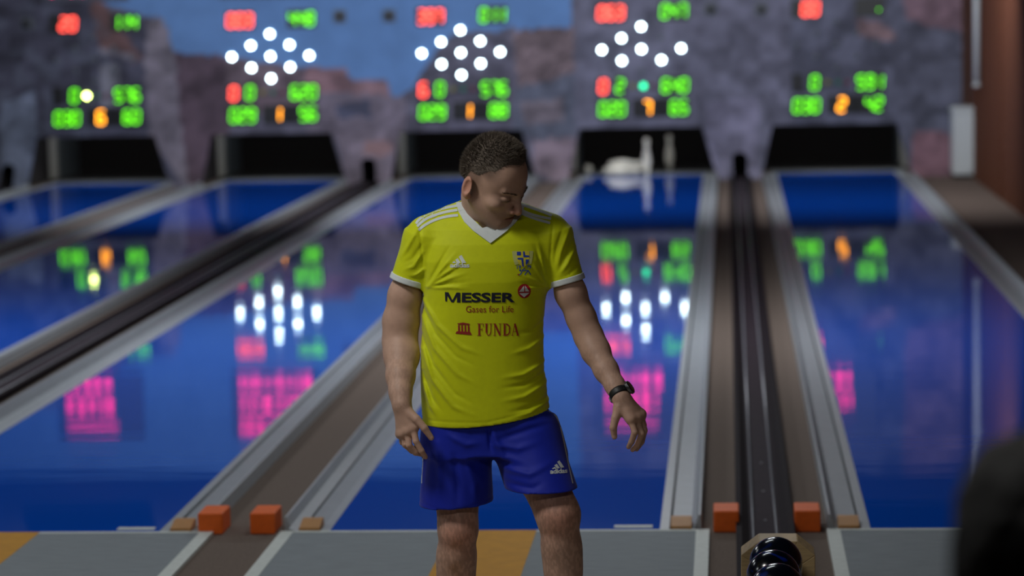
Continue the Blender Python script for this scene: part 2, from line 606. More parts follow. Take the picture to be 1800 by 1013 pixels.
GUTTER_W = {}
for k, c in enumerate(LANES):
    left_ret = k in (0, 2, 4)
    root = empty('bowling_lane', (c, 0, 0), ['glossy blue lane plate furthest to the left, under the leftmost scoreboard',
        'glossy blue lane running under the second scoreboard from the left',
        'glossy blue lane with white pin lamp reflections, left of the standing man',
        'glossy blue lane behind the man, with two white pins standing at its end',
        'glossy blue lane furthest to the right, beside the brown wall'][k], 'bowling lane', 'blue bowling lanes side by side')
    MB().box(-LW / 2, LW / 2, 0, LEN, -.012, 0).build('lane_plate', 'lane_blue', root)
    MB().box(-.72, .82 if k < 4 else .78, LEN, DECK, -.012, .004).build('pin_deck', 'deck_grey', root)
    for s in (-1, 1):
        ret = left_ret if s < 0 else not left_ret
        wd = .165 if ret else .19
        if k == 4 and s > 0: wd = .17
        pr = gutter_profile(s, wd, k == 3 and s < 0)
        g = MB().prism([(s * LW / 2 + x, z) for x, z in pr[1]], 'y', 0.0, LEN).build('gutter', 'gutter_grey', root)
        MB().prism([(s * LW / 2 + x, z) for x, z in pr[0]], 'y', 0.0, LEN).build('side_strip', 'gutter_edge', g)
        MB().prism([(s * LW / 2 + x, z) for x, z in pr[2]], 'y', 0.0, YW).build('sloped_lip', 'gutter_grey', g)
        MB().prism([(s * LW / 2 + x, z) for x, z in pr[3]], 'y', 0.04, YW, ).build('raised_edge', 'gutter_edge', g, bevel=.003)
        x0 = (.036, .046) if not (k == 3 and s < 0) else (.112, .122)
        MB().box(*sorted((s * (LW / 2 + x0[0]), s * (LW / 2 + x0[1]))), 0.02, YW, -.012, -.009).build('groove_shade', 'step_shade', g)  # dark strip in the gap, painting the shadow of the step
        if k >= 2:
            xa, xb = sorted((s * (LW / 2 + .042), s * (LW / 2 + .124)))
            wd_ = MB().prism([(0.004, -.003), (0.004, .012), (.085, .030), (.125, .030), (.125, -.003)], 'x', xa, xb).build('wedge_block', 'wedge_tan', root, bevel=.002)
            wd_['label'] = 'tan wooden wedge'
    if k >= 2:
        mk = MB().box(.47, .62, .03, .075, 0, .003).build('marker_plate', 'white_line', root)

# floor of lane 0's right gutter at the far left edge of the picture
g0 = empty('gutter_strip', (X0 + LW / 2, 0, 0), 'grey gutter strip of the lane beyond the left edge', 'gutter')
pr = gutter_profile(1, .165, False)
MB().prism(pr[1], 'y', 0, YW).build('gutter_floor', 'gutter_grey', g0)
MB().prism(pr[3], 'y', 0, YW).build('raised_edge', 'gutter_edge', g0)
MB().prism(pr[0], 'y', 0, YW).build('side_strip', 'gutter_edge', g0)

# ------------------------------------------------------------------ pits: boxes behind the openings
for k, c in enumerate(LANES):
    a, b_, c2, d2 = opening(k)
    root = empty('pin_pit', (c, YW, 0), ['dark pin pit opening under the leftmost scoreboard', 'dark pin pit opening under the second scoreboard from the left',
        'dark pin pit opening right behind the head of the man', 'dark pin pit opening with two pins standing in it',
        'dark pin pit opening nearest the brown wall'][k], 'pin pit', 'pin pits along the mural wall')
    xl, xr_ = -0.88, 0.88
    MB().box(xl - .03, xl, .06, 3.7, 0, 1.0).build('side_wall', 'pit_black', root)
    MB().box(xr_, xr_ + .03, .06, 3.7, 0, 1.0).build('side_wall', 'pit_black', root)
    MB().box(xl, xr_, .06, 3.7, 1.0, 1.03).build('pit_roof', 'pit_black', root)
    MB().box(xl, xr_, 2.34, 2.38, 0, 1.0).build('back_curtain', 'pit_black', root)
    MB().box(xl, xr_, 1.15, 2.3, .0045, .012).build('pit_floor', 'pit_black', root)
    # inner frame: a light post, the grey shield beside it and the side wall running back from it
    MB().box(xl + .1, xr_ - .1, .10, .14, .93, .99).build('lamp_tube', 'lamp_frame', root)
    pld = bpy.data.lights.new('pit_light', 'AREA')
    pld.shape = 'RECTANGLE'
    pld.size, pld.size_y = 1.3, .05
    pld.energy = PIT_W
    pld.color = (.95, .97, 1.0)
    plo = bpy.data.objects.new('pit_light', pld)
    COL.objects.link(plo)
    plo.parent = root
    plo.location = (0, .16, .92)
    plo.rotation_euler = (math.radians(38), 0, 0)
    yp = 1.25
    s_ = 1 if k < 4 else -1
    pA = (onY(999, 300, YW + yp)[0] - X4) if k < 4 else (onY(1598, 300, YW + yp)[0] - X5)
    pB = (onY(1014, 300, YW + yp)[0] - X4) if k < 4 else (onY(1583, 300, YW + yp)[0] - X5)
    MB().box(min(pA, pB), max(pA, pB), yp, yp + .10, .005, .50).build('light_post', 'pit_post', root, bevel=.01)
    MB().box(*sorted((pA, s_ * xl)), yp + .02, yp + .05, .005, .62).build('side_shield', 'pit_shield', root)
    MB().box(*sorted((pB, pB - s_ * .03)), yp + .10, 2.34, .013, .60).build('inner_wall', 'pit_side', root)

# return tunnels: black hoods behind the arches
for r, wd in zip(RETURNS, ('at the left edge of the picture', 'between the second and middle pits', 'between the two pits on the right')):
    t = MB()
    t.box(r - TUN_W / 2 - .02, r - TUN_W / 2 - .002, YW + .055, YW + 1.4, -.012, TUN_H)
    t.box(r + TUN_W / 2 + .002, r + TUN_W / 2 + .02, YW + .055, YW + 1.4, -.012, TUN_H)
    t.box(r - TUN_W / 2 - .02, r + TUN_W / 2 + .02, YW + .055, YW + 1.4, TUN_H, TUN_H + .02)
    t.box(r - TUN_W / 2 - .02, r + TUN_W / 2 + .02, YW + 1.4, YW + 1.42, -.012, TUN_H + .02)
    o = t.build('return_tunnel', 'pit_black')
    tag(o, 'small black arched ball tunnel ' + wd, 'tunnel', 'ball return tunnels in the mural wall')

# ------------------------------------------------------------------ ball return tracks
TRK = .112
for i, r in enumerate(RETURNS):
    root = empty('ball_return_track', (r, 0, 0), ['dark ball return track at the far left edge', 'dark ball return track crossing the left side diagonally',
        'dark ball return track with two pale rails beside the rightmost lane'][i], 'ball track', 'ball return tracks')
    y0 = -1.66 if i == 2 else -1.6
    MB().box(-TRK, TRK, y0, YW + .3, -.012, .004).build('track_bed', 'track_mid', root)
    for s in (-1, 1):
        MB().prism([(s * TRK, -.012), (s * TRK, .030), (s * (TRK - .022), .030), (s * (TRK - .052), .004), (s * (TRK - .052), -.012)], 'y', y0, YW + .3).build('side_bed', 'track_black', root)
        MB().tube([(s * .045, y0, .008), (s * .045, YW + .3, .008)], .0055, 8).build('rail', 'rail_grey', root, smooth=True)
    if i == 2:
        for y in (-.4, .15, .75, 1.4):
            MB().lathe([(.006, .004), (.006, .0055), (.002, .007)], 10, 0.004, y).build('screw', 'rail_grey', root)

# ------------------------------------------------------------------ approach mats
for k, c in enumerate(LANES):
    left_ret = k in (0, 2, 4)
    xl = -LW / 2 - (.165 if left_ret else .19) - .005
    xr_ = LW / 2 + (.19 if left_ret else .165) + .028
    if k == 4: xr_ = LW / 2 + .20
    root = empty('approach_mat', (c, 0, 0), ['grey approach mat before the leftmost lane', 'grey approach mat before the second lane from the left',
        'grey approach mat at the lower left with an ochre stripe at the frame edge', 'grey approach mat the man stands on, with an ochre centre stripe',
        'grey approach mat in front of the rightmost lane'][k], 'approach mat', 'grey approach mats before the lanes')
    lw_ = .052
    yb = -6.0
    sw = .168
    MB().box(xl + lw_, -sw, yb, -.028, -.012, .0).build('mat_panel', 'approach_grey', root)
    MB().box(sw, xr_ - lw_, yb, -.028, -.012, .0).build('mat_panel', 'approach_grey', root)
    MB().box(-sw, sw, yb, -.001, -.012, .001).build('centre_stripe', 'ochre', root)
    MB().box(xl, xl + lw_, yb, -.001, -.012, .0015).build('border_line', 'white_line', root)
    MB().box(xr_ - lw_, xr_, yb, -.001, -.012, .0015).build('border_line', 'white_line', root)
    MB().box(xl + lw_, -sw, -.028, -.001, -.012, .0015).build('foul_line', 'white_line', root)
    MB().box(sw, xr_ - lw_, -.028, -.001, -.012, .0015).build('foul_line', 'white_line', root)

# ------------------------------------------------------------------ orange blocks
for (px, words) in ((374, 'left of the pair between the middle lanes'), (465, 'right of the pair between the middle lanes'),
                    (1277, 'just left of the dark ball track'), (1420, 'just right of the dark ball track')):
    p = onZ(px, 936, -.012)
    o = MB().box(-.05, .05, 0, .17, 0, .085).build('orange_block', 'block_orange', bevel=.006)
    o.location = (p[0], -.005, -.012)
    tag(o, 'orange foam block on the carpet, ' + words, 'block', 'orange blocks at the foul line')

# ------------------------------------------------------------------ scoreboards
SEG = {'0': 'abcdef', '1': 'bc', '2': 'abged', '3': 'abgcd', '4': 'fgbc', '5': 'afgcd', '6': 'afgedc', '7': 'abc', '8': 'abcdefg', '9': 'abcdfg', ' ': '', '-': 'g'}
DH, DWD, DST = .138, .072, .018             # digit height, width, stroke
PITCH = .098


def digit_mesh(ch, dot=False):
    mb = MB()
    h, w_, s = DH / 2, DWD / 2, DST / 2
    lean = 0.08
    q = {'a': (-w_, w_, h - s, h + s), 'd': (-w_, w_, -h - s, -h + s), 'g': (-w_, w_, -s, s),
         'f': (-w_ - s, -w_ + s, 0, h), 'b': (w_ - s, w_ + s, 0, h), 'e': (-w_ - s, -w_ + s, -h, 0), 'c': (w_ - s, w_ + s, -h, 0)}
    for g in SEG[ch]:
        x0, x1, z0, z1 = q[g]
        g_ = .006
        if g in 'adg': x0 += g_; x1 -= g_
        else: z0 += g_; z1 -= g_
        mb.prism([(x0 + lean * z0, z0), (x1 + lean * z0, z0), (x1 + lean * z1, z1), (x0 + lean * z1, z1)], 'y', -.004, 0)
    if dot:
        mb.box(-w_ - .026, -w_ - .010, -.004, 0, -h - .012, -h + .006)
    return mb


BASE = np.array([481.0, 190.0])
o2 = onY(481, 197, YW)


def bw(px, py):
    p = onY(px, py, YW)
    return p[0] - X2, p[2]


BOARD = {'red': bw(422, 36), 'grn': bw(530, 33), 'r3a': bw(411, 164), 'r3b': bw(440, 163), 'r3c': bw(534, 162),
         'r4a': bw(427, 203), 'r4b': bw(487, 201), 'r4c': bw(534, 200), 'cen': bw(475.5, 99),
         'ly': bw(462, 163), 'lg': bw(480, 163), 'lr': bw(496, 163)}
ROWS = [  # red, green, (row 3 red, row 3 green, right), (row 4), lamps lit
    (' 20', '114', ' ', '0', '576', '030', '6', ' 60', '.........', 'y'),
    ('003', '448', '0', '0', '620', '029', '1', ' 56', 'ooooooooo', ''),
    ('397', '011', '6', '0', '576', '029', '1', ' 88', 'ooooooooo', ''),
    ('063', '047', '0', '2', '640', '020', '7', ' 65', 'o-ooooo-o', 'g'),
    (' 00', '  .', ' ', '0', '591', '030', '2', ' 42', '.........', ''),
]
LAMP_POS = [(0, 2), (1, 1), (-1, 1), (-2, 0), (0, 0), (2, 0), (-1, -1), (0, -2), (1, -1)]
WALLW = ['the leftmost lane', 'the second lane from the left', 'the middle lane', 'the fourth lane, with two unlit pin lamps', 'the rightmost lane']


def seg_group(root, text, pos, led, n=3):
    x, z = pos
    span = PITCH * n
    MB().box(x - span / 2 - .012, x + span / 2 + .012, -.010, -.004, z - DH / 2 - .03, z + DH / 2 + .03).build('display_window', 'panel_black', root)
    for i, ch in enumerate(text):
        if ch == ' ': continue
        xx = x + (i - (len(text) - 1) / 2) * PITCH
        if ch == '.':
            MB().lathe([(.012, 0), (.012, .006)], 12).build('point', led, root)
            d = root.children[-1]
            d.rotation_euler = (math.pi / 2, 0, 0)
            d.location = (xx, -.010, z - .03)
            continue
        d = digit_mesh(ch).build('digit', led, root)
        d.location = (xx, -.010, z)


for k, c in enumerate(LANES):
    R = ROWS[k]
    root = empty('scoreboard', (c, YW - .001, 0), 'wall scoreboard of lit digits above ' + WALLW[k], 'scoreboard', 'lane scoreboards on the mural wall')
    seg_group(root, R[0], BOARD['red'], 'led_red')
    seg_group(root, R[1], BOARD['grn'], 'led_green')
    seg_group(root, R[2], BOARD['r3a'], 'led_red', 1)
    seg_group(root, R[3], BOARD['r3b'], 'led_green', 1)
    seg_group(root, R[4], BOARD['r3c'], 'led_green')
    seg_group(root, R[5], BOARD['r4a'], 'led_green')
    seg_group(root, R[6], BOARD['r4b'], 'led_orange', 3)
    seg_group(root, R[7], BOARD['r4c'], 'led_green')
    cx, cz = BOARD['cen']
    for (ix, iz), st in zip(LAMP_POS, R[8]):
        if st == '.' and False: continue
        lm = MB().lathe([(.031, 0), (.031, .006), (.022, .014), (0.004, .018)], 20).build('pin_lamp', 'led_white' if st == 'o' else 'lamp_off', root, smooth=True)
        lm.rotation_euler = (math.pi / 2, 0, 0)
        lm.location = (cx + ix * .2165, 0, cz + iz * .1225)
    for key, off, on, nm in (('ly', 'lamp_off_yellow', 'led_lime', 'y'), ('lg', 'lamp_off_green', 'led_teal', 'g'), ('lr', 'lamp_off_red', 'led_red', 'r')):
        x, z = BOARD[key]
        lm = MB().lathe([(.030, 0), (.030, .006), (.02, .013), (0.004, .016)], 18).build('signal_lamp', on if nm == R[9] else off, root, smooth=True)
        lm.rotation_euler = (math.pi / 2, 0, 0)
        lm.location = (x, -.002, z)

# red running-text boards above the scoreboards (seen only mirrored in the lanes): bare bars of light, no letters
for k, c in enumerate(LANES):
    root = empty('red_light_board', (c, YW - .031, 2.48), 'black board of red light bars mounted high above ' + WALLW[k].split(',')[0], 'light board', 'red light boards above the scoreboards')
    MB().box(-.55, .42, 0, .03, -.40, .36).build('board_panel', 'board_grey', root)
    rr = random.Random(k + 3)
    for z0 in (-.26, -.01, .24):
        if k in (0, 3, 4) and z0 > .2: continue
        x = -.46
        while x < (.33 if k in (1, 2) else .12):
            w_ = rr.choice((.05, .08, .11))
            hh = rr.choice((.10, .16, .16))
            MB().box(x, x + w_ * .7, -.004, 0, z0 - hh / 2, z0 + hh / 2).build('light_bar', 'led_board', root)
            x += w_ + .03
    if k in (0, 3):
        MB().box(-.46, .12, -.004, 0, .22, .25).build('light_bar', 'led_board', root)

# round black sensors on the mural
for (px, py, words) in ((48, 42, 'left of the leftmost scoreboard'), (597, 29, 'right of the second scoreboard'), (684, 28, 'left of the middle scoreboard'),
                 (1249, 17, 'right of the fourth scoreboard'), (1338, 17, 'left of the rightmost scoreboard')):
    p = onY(px, py, YW)
    root = empty('wall_sensor', (p[0], YW, p[2]), 'small round black sensor on the mural, ' + words, 'sensor', 'round sensors on the mural')
    s_ = -1 if px in (48, 684, 1338) else 1
    MB().box(-.07, .07, -.012, 0, -.07, .07).build('back_plate', 'lamp_off', root, bevel=.01)
    q = MB().lathe([(.045, 0), (.045, .03), (.03, .045), (.012, .04)], 18).build('lens_tube', 'sensor_black', root, smooth=True)
    q.rotation_euler = (math.pi / 2, 0, 0)
    q.location = (0, -.012, 0)


# ------------------------------------------------------------------ pins on the fourth lane
PINP = [(.000, 0), (.022, 0), (.026, .008), (.034, .05), (.044, .10), (.049, .15), (.046, .19), (.036, .235), (.025, .275), (.021, .295), (.022, .315), (.029, .345), (.031, .365), (.027, .388), (.014, .399), (.002, .402)]
pin_me = MB().lathe(PINP[1:], 24, close=True).mesh('ninepin')
pin_me.materials.append(MATS['pin_white'])
pin_me.shade_smooth()


def pin(loc, rot, label):
    o = bpy.data.objects.new('ninepin', pin_me)
    COL.objects.link(o)
    o.location = loc
    o.rotation_euler = rot
    tag(o, label, 'pin', 'white ninepins in the fourth lane pit')
    return o


YP = 19.52
pin((onY(1137, 300, YP)[0], YP, .0045), (0, 0, 0), 'white pin standing nearest, at the head of the deck')
pin((onY(1177, 292, YP + .75)[0], YP + .75, .0045), (0, 0, 0), 'white pin standing further back, right of the front one')
pl = onY(1033, 291, YP)
pin((pl[0], YP + .12, .053), (math.radians(-91), 0, math.radians(4)), 'fallen white pin lying end on at the left of the deck')
for px, dy, dz, rz, lab in ((1062, -.02, .053, 95, 'fallen white pin lying across the deck, lowest in the small heap'),
                            (1074, .14, .056, 70, 'fallen white pin at the back of the small heap'),
                            (1070, .05, .120, 84, 'fallen white pin lying on top of the small heap')):
    p = onY(px, 292, YP)
    pin((p[0], YP + dy, dz), (math.radians(-90), 0, math.radians(-rz)), lab)

# ------------------------------------------------------------------ right wall: pipe, cabinet
BR_L, BR_H = .25, .083
brick_me = MB().box(-.012, 0, -BR_L / 2 + .006, BR_L / 2 - .006, -BR_H / 2 + .006, BR_H / 2 - .006).mesh('brick')
brick_me.materials.append(MATS['brick_brown'])
nb = 0
for j in range(24):
    for i in range(12):
        y = YW - .3 - i * BR_L - (BR_L / 2 if j % 2 else 0)
        bo = bpy.data.objects.new('brick', brick_me)
        COL.objects.link(bo)
        bo.parent = wr
        bo.location = (XR + RNG.uniform(-.001, .001), y, .03 + j * BR_H)
wr.data.materials[0] = MATS['brick_brown']
tx = onY(1691, 100, YW)[0]
tr = MB().box(tx, XR - .014, YW - .03, YW - .002, -.012, CEIL).build('trim_1', 'mortar_brown')
tag(tr, kind='structure')

r0 = ray(1717, 152)
p0 = CAM + r0 * ((XR - .055 - CAM[0]) / r0[0])
root = empty('wall_pipe', (p0[0], p0[1], p0[2]), 'white vertical pipe running up the corner of the brown wall', 'pipe')
MB().tube([(0, 0, 0), (0, 0, CEIL - p0[2])], .032, 14).build('pipe_run', 'paint_white', root, smooth=True)
MB().tube([(0, 0, -.002), (0, 0, .03)], .037, 14).build('end_collar', 'paint_white', root, smooth=True)
for z in (1.55,):
    MB().box(-.04, XR - p0[0], -.012, .012, z, z + .03).build('bracket', 'paint_white', root)
pa, pb = onY(1676, 312, YW - .4), onY(1714, 188, YW - .4)
root = empty('wall_cabinet', (pa[0], YW - .4, 0), 'white upright metal cabinet in the corner below the pipe', 'cabinet')
cw, chh = pb[0] - pa[0], pb[2]
MB().box(0, cw, 0, .36, .03, chh - .05).build('cabinet_body', 'paint_white', root, bevel=.012)
MB().box(-.012, cw + .012, -.012, .36, chh - .05, chh).build('cabinet_top', 'paint_white', root, bevel=.01)
MB().box(cw * .56, cw - .012, -.014, -.001, .07, chh - .08).build('door_panel', 'paint_white', root, bevel=.006)
MB().box(.02, cw - .02, .02, .34, -.012, .03).build('plinth', 'panel_black', root)

# ------------------------------------------------------------------ ball return stand with balls
SX = RETURNS[2]
SY = -2.30
BALL_R = .08
bt = P(1371, 951, 0, 7.70)
BZ = float(bt[2]) - BALL_R
print('ball z', BZ, 'stand', bt)
root = empty('ball_stand', (SX, SY, -.012), 'plywood ball return stand with an eight-sided hood, right of the man', 'ball stand')


def hx(px, py):
    p = onY(px, py, SY + .12)
    return (p[0] - SX, p[2] + .012)


outer = [hx(1303, 1013 + 60), hx(1303, 976), hx(1335, 952), hx(1402, 952), hx(1433, 977), hx(1433, 1013 + 60)]
inner = [hx(1410, 1013 + 60), hx(1410, 992), hx(1393, 969), hx(1345, 969), hx(1328, 992), hx(1328, 1013 + 60)]
names = ['hood_side', 'hood_slope', 'hood_top', 'hood_slope', 'hood_side']
inn = inner[::-1]
for i, nm in enumerate(names):
    q = [outer[i], outer[i + 1], inn[i + 1], inn[i]]
    MB().prism(q, 'y', .12, .24).build(nm, 'plywood', root, bevel=.002)
zl = outer[0][1]
MB().box(outer[0][0] - .0, outer[0][0] + .024, -1.10, .24, 0, zl).build('side_board', 'plywood', root)
MB().box(outer[-1][0] - .024, outer[-1][0] + .0, -1.10, .24, 0, zl).build('side_board', 'plywood', root)
MB().box(outer[0][0] + .024, outer[-1][0] - .024, -1.10, -1.07, 0, BZ + .03).build('front_board', 'plywood', root)
MB().prism([(-1.07, BZ - .085), (.24, BZ - .055), (.24, BZ - .075), (-1.07, BZ - .105)], 'x', outer[0][0] + .024, outer[-1][0] - .024).build('ball_tray', 'track_black', root)
for s in (-1, 1):
    p = hx(1293 if s < 0 else 1437, 998)
    MB().box(p[0] - .012, p[0] + .012, -.12, -.02, 0, p[1]).build('metal_post', 'metal_grey', root, bevel=.004)
MB().prism([(.24, BZ - .08), (.27, BZ - .08), (.70, .03), (.70, -.0), (.24, BZ - .12)], 'x', -.10, .10).build('lift_ramp', 'track_black', root)
ball_me = MB().lathe([(BALL_R * math.sin(math.pi * i / 20), -BALL_R * math.cos(math.pi * i / 20)) for i in range(1, 20)], 36).mesh('bowling_ball')
ball_me.shade_smooth()
BW = ['under the plywood hood, furthest back in the row', 'second in the row, with a blue swirl', 'third in the row', 'fourth in the row', 'at the front of the tray row']
ytop = SY - .005
for i in range(5):
    me2 = ball_me.copy()
    me2.materials.append(MATS['ball_dark' if i % 2 == 0 else 'ball_blue'])
    bo = bpy.data.objects.new('bowling_ball', me2)
    COL.objects.link(bo)
    bo.location = (SX + (.004, -.006, .003, -.003, .0)[i], SY + .02 - i * .163, BZ - i * .004)
    bo.rotation_euler = (.6 * i, .9 + i, .3 * i)
    tag(bo, 'dark glossy bowling ball ' + BW[i], 'ball', 'bowling balls on the return stand')

# ------------------------------------------------------------------ ceiling lamps
for (x, y, sx, sy, wt, colr_, tilt), words in zip(LIGHT_SPOTS, LIGHT_WORDS):
    root = empty('ceiling_lamp', (x, y, CEIL - (.30 if tilt else 0)), 'flat ceiling light panel ' + words, 'ceiling lamp', 'ceiling light panels')
    fr = MB()
    fr.box(-sx / 2 - .03, sx / 2 + .03, -sy / 2 - .03, sy / 2 + .03, -.02, -.001)
    for s in (-1, 1):
        fr.box(s * (sx / 2 + .015) - .015, s * (sx / 2 + .015) + .015, -sy / 2 - .03, sy / 2 + .03, -.06, -.02)
        fr.box(-sx / 2, sx / 2, s * (sy / 2 + .015) - .015, s * (sy / 2 + .015) + .015, -.06, -.02)
    fr.build('lamp_housing', 'lamp_frame', root)
    ld = bpy.data.lights.new('lamp_light', 'AREA')
    ld.shape = 'RECTANGLE'
    ld.size, ld.size_y = sx, sy
    ld.energy = wt
    ld.color = colr_
    lo = bpy.data.objects.new('lamp_light', ld)
    COL.objects.link(lo)
    lo.parent = root
    lo.location = (0, 0, -.03)
    root.rotation_euler = (math.radians(tilt), 0, 0)
    if tilt:
        hg = MB().box(-.02, .02, -.02, .02, 0, .30).build('hanger', 'lamp_frame', root)
        hg.rotation_euler = (-math.radians(tilt), 0, 0)


# ------------------------------------------------------------------ implicit surfaces (for the people and their clothes)
class Field:
    def __init__(s, xs, ys, zs):
        s.xs, s.ys, s.zs = [np.asarray(a, np.float32) for a in (xs, ys, zs)]
        s.D = np.full((len(xs), len(ys), len(zs)), 0.5, np.float32)

    def block(s, lo, hi):
        sl = []
        for a, l, h in zip((s.xs, s.ys, s.zs), lo, hi):
            i0 = max(0, int(np.searchsorted(a, l)) - 1)
            i1 = min(len(a), int(np.searchsorted(a, h)) + 1)
            sl.append(slice(i0, max(i0, i1)))
        sl = tuple(sl)
        return sl, s.xs[sl[0]][:, None, None], s.ys[sl[1]][None, :, None], s.zs[sl[2]][None, None, :]

    def put(s, fn, lo, hi, k=0.0, op='add'):
        m_ = max(k, .004) + .012
        sl, X, Y, Z = s.block(np.asarray(lo) - m_, np.asarray(hi) + m_)
        if X.size == 0 or Y.size == 0 or Z.size == 0: return
        d = fn(X, Y, Z).astype(np.float32)
        D = s.D[sl]
        if op == 'add':
            if k > 0:
                h = np.maximum(k - np.abs(D - d), 0) / k
                s.D[sl] = np.minimum(D, d) - h * h * k * .25
            else:
                s.D[sl] = np.minimum(D, d)
        elif op == 'sub':
            if k > 0:
                h = np.maximum(k - np.abs(D + d), 0) / k
                s.D[sl] = np.maximum(D, -d) + h * h * k * .25
            else:
                s.D[sl] = np.maximum(D, -d)
        elif op == 'and':
            s.D[sl] = np.maximum(D, d)

    def cone(s, a, b, ra, rb, k=0.0, op='add', flat=None):
        a, b = np.asarray(a, np.float32), np.asarray(b, np.float32)
        ab = b - a
        L2 = float(ab @ ab) + 1e-12

        def fn(X, Y, Z):
            t = np.clip(((X - a[0]) * ab[0] + (Y - a[1]) * ab[1] + (Z - a[2]) * ab[2]) / L2, 0, 1)
            dx, dy, dz = X - a[0] - ab[0] * t, Y - a[1] - ab[1] * t, Z - a[2] - ab[2] * t
            if flat is not None:
                n, f = flat                       # squash along n by factor f (<1 = thinner)
                dn = dx * n[0] + dy * n[1] + dz * n[2]
                e = dn / f - dn
                dx, dy, dz = dx + n[0] * e, dy + n[1] * e, dz + n[2] * e
            return np.sqrt(dx * dx + dy * dy + dz * dz) - (ra + (rb - ra) * t)

        r = max(ra, rb)
        s.put(fn, np.minimum(a, b) - r, np.maximum(a, b) + r, k, op)

    def chain(s, pts, rs, k=0.0, **kw):
        for i in range(len(pts) - 1):
            s.cone(pts[i], pts[i + 1], rs[i], rs[i + 1], k, **kw)

    def ell(s, c, r, R=None, k=0.0, op='add'):
        c = np.asarray(c, np.float32)
        r = np.asarray(r, np.float32)
        R = np.eye(3) if R is None else np.asarray(R)   # rows = axes

        def fn(X, Y, Z):
            dx, dy, dz = X - c[0], Y - c[1], Z - c[2]
            q = [dx * R[i][0] + dy * R[i][1] + dz * R[i][2] for i in range(3)]
            k0 = np.sqrt(sum((q[i] / r[i]) ** 2 for i in range(3)))
            k1 = np.sqrt(sum((q[i] / r[i] ** 2) ** 2 for i in range(3))) + 1e-6
            return k0 * (k0 - 1) / k1

        m_ = float(r.max())
        s.put(fn, c - m_, c + m_, k, op)

    def mesh(s, name, iso=0.0):
        D = s.D - iso
        nx, ny, nz = D.shape
        ins = D < 0
        cs = np.zeros((nx - 1, ny - 1, nz - 1), np.int8)
        for a in (0, 1):
            for b_ in (0, 1):
                for c in (0, 1):
                    cs += ins[a:nx - 1 + a, b_:ny - 1 + b_, c:nz - 1 + c]
        act = (cs > 0) & (cs < 8)
        I, J, K = np.nonzero(act)
        n = len(I)
        acc = np.zeros((n, 3))
        cnt = np.zeros(n)
        co = [(0, 0, 0), (1, 0, 0), (0, 1, 0), (1, 1, 0), (0, 0, 1), (1, 0, 1), (0, 1, 1), (1, 1, 1)]
        val = [D[I + a, J + b_, K + c] for a, b_, c in co]
        for p, q in ((0, 1), (2, 3), (4, 5), (6, 7), (0, 2), (1, 3), (4, 6), (5, 7), (0, 4), (1, 5), (2, 6), (3, 7)):
            vp, vq = val[p], val[q]
            x = (vp < 0) != (vq < 0)
            t = np.where(x, vp / np.where(x, vp - vq, 1), 0)
            for ax in range(3):
                acc[:, ax] += np.where(x, co[p][ax] + (co[q][ax] - co[p][ax]) * t, 0)
            cnt += x
        acc /= cnt[:, None]
        vx = s.xs[I] + (s.xs[I + 1] - s.xs[I]) * acc[:, 0]
        vy = s.ys[J] + (s.ys[J + 1] - s.ys[J]) * acc[:, 1]
        vz = s.zs[K] + (s.zs[K + 1] - s.zs[K]) * acc[:, 2]
        idx = np.full(act.shape, -1, np.int64)
        idx[I, J, K] = np.arange(n)
        faces = []
        for ax in range(3):
            A = np.take(ins, range(0, D.shape[ax] - 1), ax)
            B = np.take(ins, range(1, D.shape[ax]), ax)
            e = A != B
            i, j, k_ = np.nonzero(e)
            flip = A[i, j, k_]
            u, v_ = [(1, 2), (2, 0), (0, 1)][ax]
            lim = [nx - 1, ny - 1, nz - 1]
            ijk = [i, j, k_]
            ok = (ijk[u] > 0) & (ijk[v_] > 0) & (ijk[u] < lim[u]) & (ijk[v_] < lim[v_])
            ijk = [q[ok] for q in ijk]
            flip = flip[ok]
            quad = []
            for du, dv in ((-1, -1), (0, -1), (0, 0), (-1, 0)):
                t = [q.copy() for q in ijk]
                t[u] += du
                t[v_] += dv
                quad.append(idx[t[0], t[1], t[2]])
            quad = np.stack(quad, 1)
            quad[~flip] = quad[~flip][:, ::-1]
            faces.append(quad)
        faces = np.concatenate(faces)
        me = bpy.data.meshes.new(name)
        me.vertices.add(n)
        me.vertices.foreach_set('co', np.stack([vx, vy, vz], 1).astype(np.float32).ravel())
        me.loops.add(len(faces) * 4)
        me.loops.foreach_set('vertex_index', faces.astype(np.int32).ravel())
        me.polygons.add(len(faces))
        me.polygons.foreach_set('loop_start', np.arange(0, len(faces) * 4, 4, dtype=np.int32))
        me.update(calc_edges=True)
        me.validate()
        me.shade_smooth()
        return me


def steps(*segs):
    """coordinates with a spacing per range: (end, step)"""
    out = [segs[0]]
    for end, st in segs[1:]:
        a = out[-1]
        n = max(1, int(round((end - a) / st)))
        out += list(a + (end - a) * np.arange(1, n + 1) / n)
    return out


def verts_of(me):
    a = np.empty(len(me.vertices) * 3, np.float32)
    me.vertices.foreach_get('co', a)
    return a.reshape(-1, 3).astype(float)


def relax(me, n=1):
    bm = bmesh.new()
    bm.from_mesh(me)
    for _ in range(n):
        bmesh.ops.smooth_vert(bm, verts=bm.verts, factor=.5, use_axis_x=True, use_axis_y=True, use_axis_z=True)
    bm.to_mesh(me)
    bm.free()
    me.shade_smooth()


# ------------------------------------------------------------------ the man
#@@MAN
A3 = lambda *q: np.array(q, float)
MO = P(860, 600)
FLOOR_Z = 0.002


def foot(px, d):
    """floor point under a photo column (px taken at the bottom of the frame)"""
    p = P(px, 1000, d)
    return A3(p[0], p[1], FLOOR_Z)


man = empty('person', (float(P(880, 900)[0]), float(P(880, 900)[1]), 0), 'man in a yellow shirt and blue shorts looking down, standing on the approach', 'person')

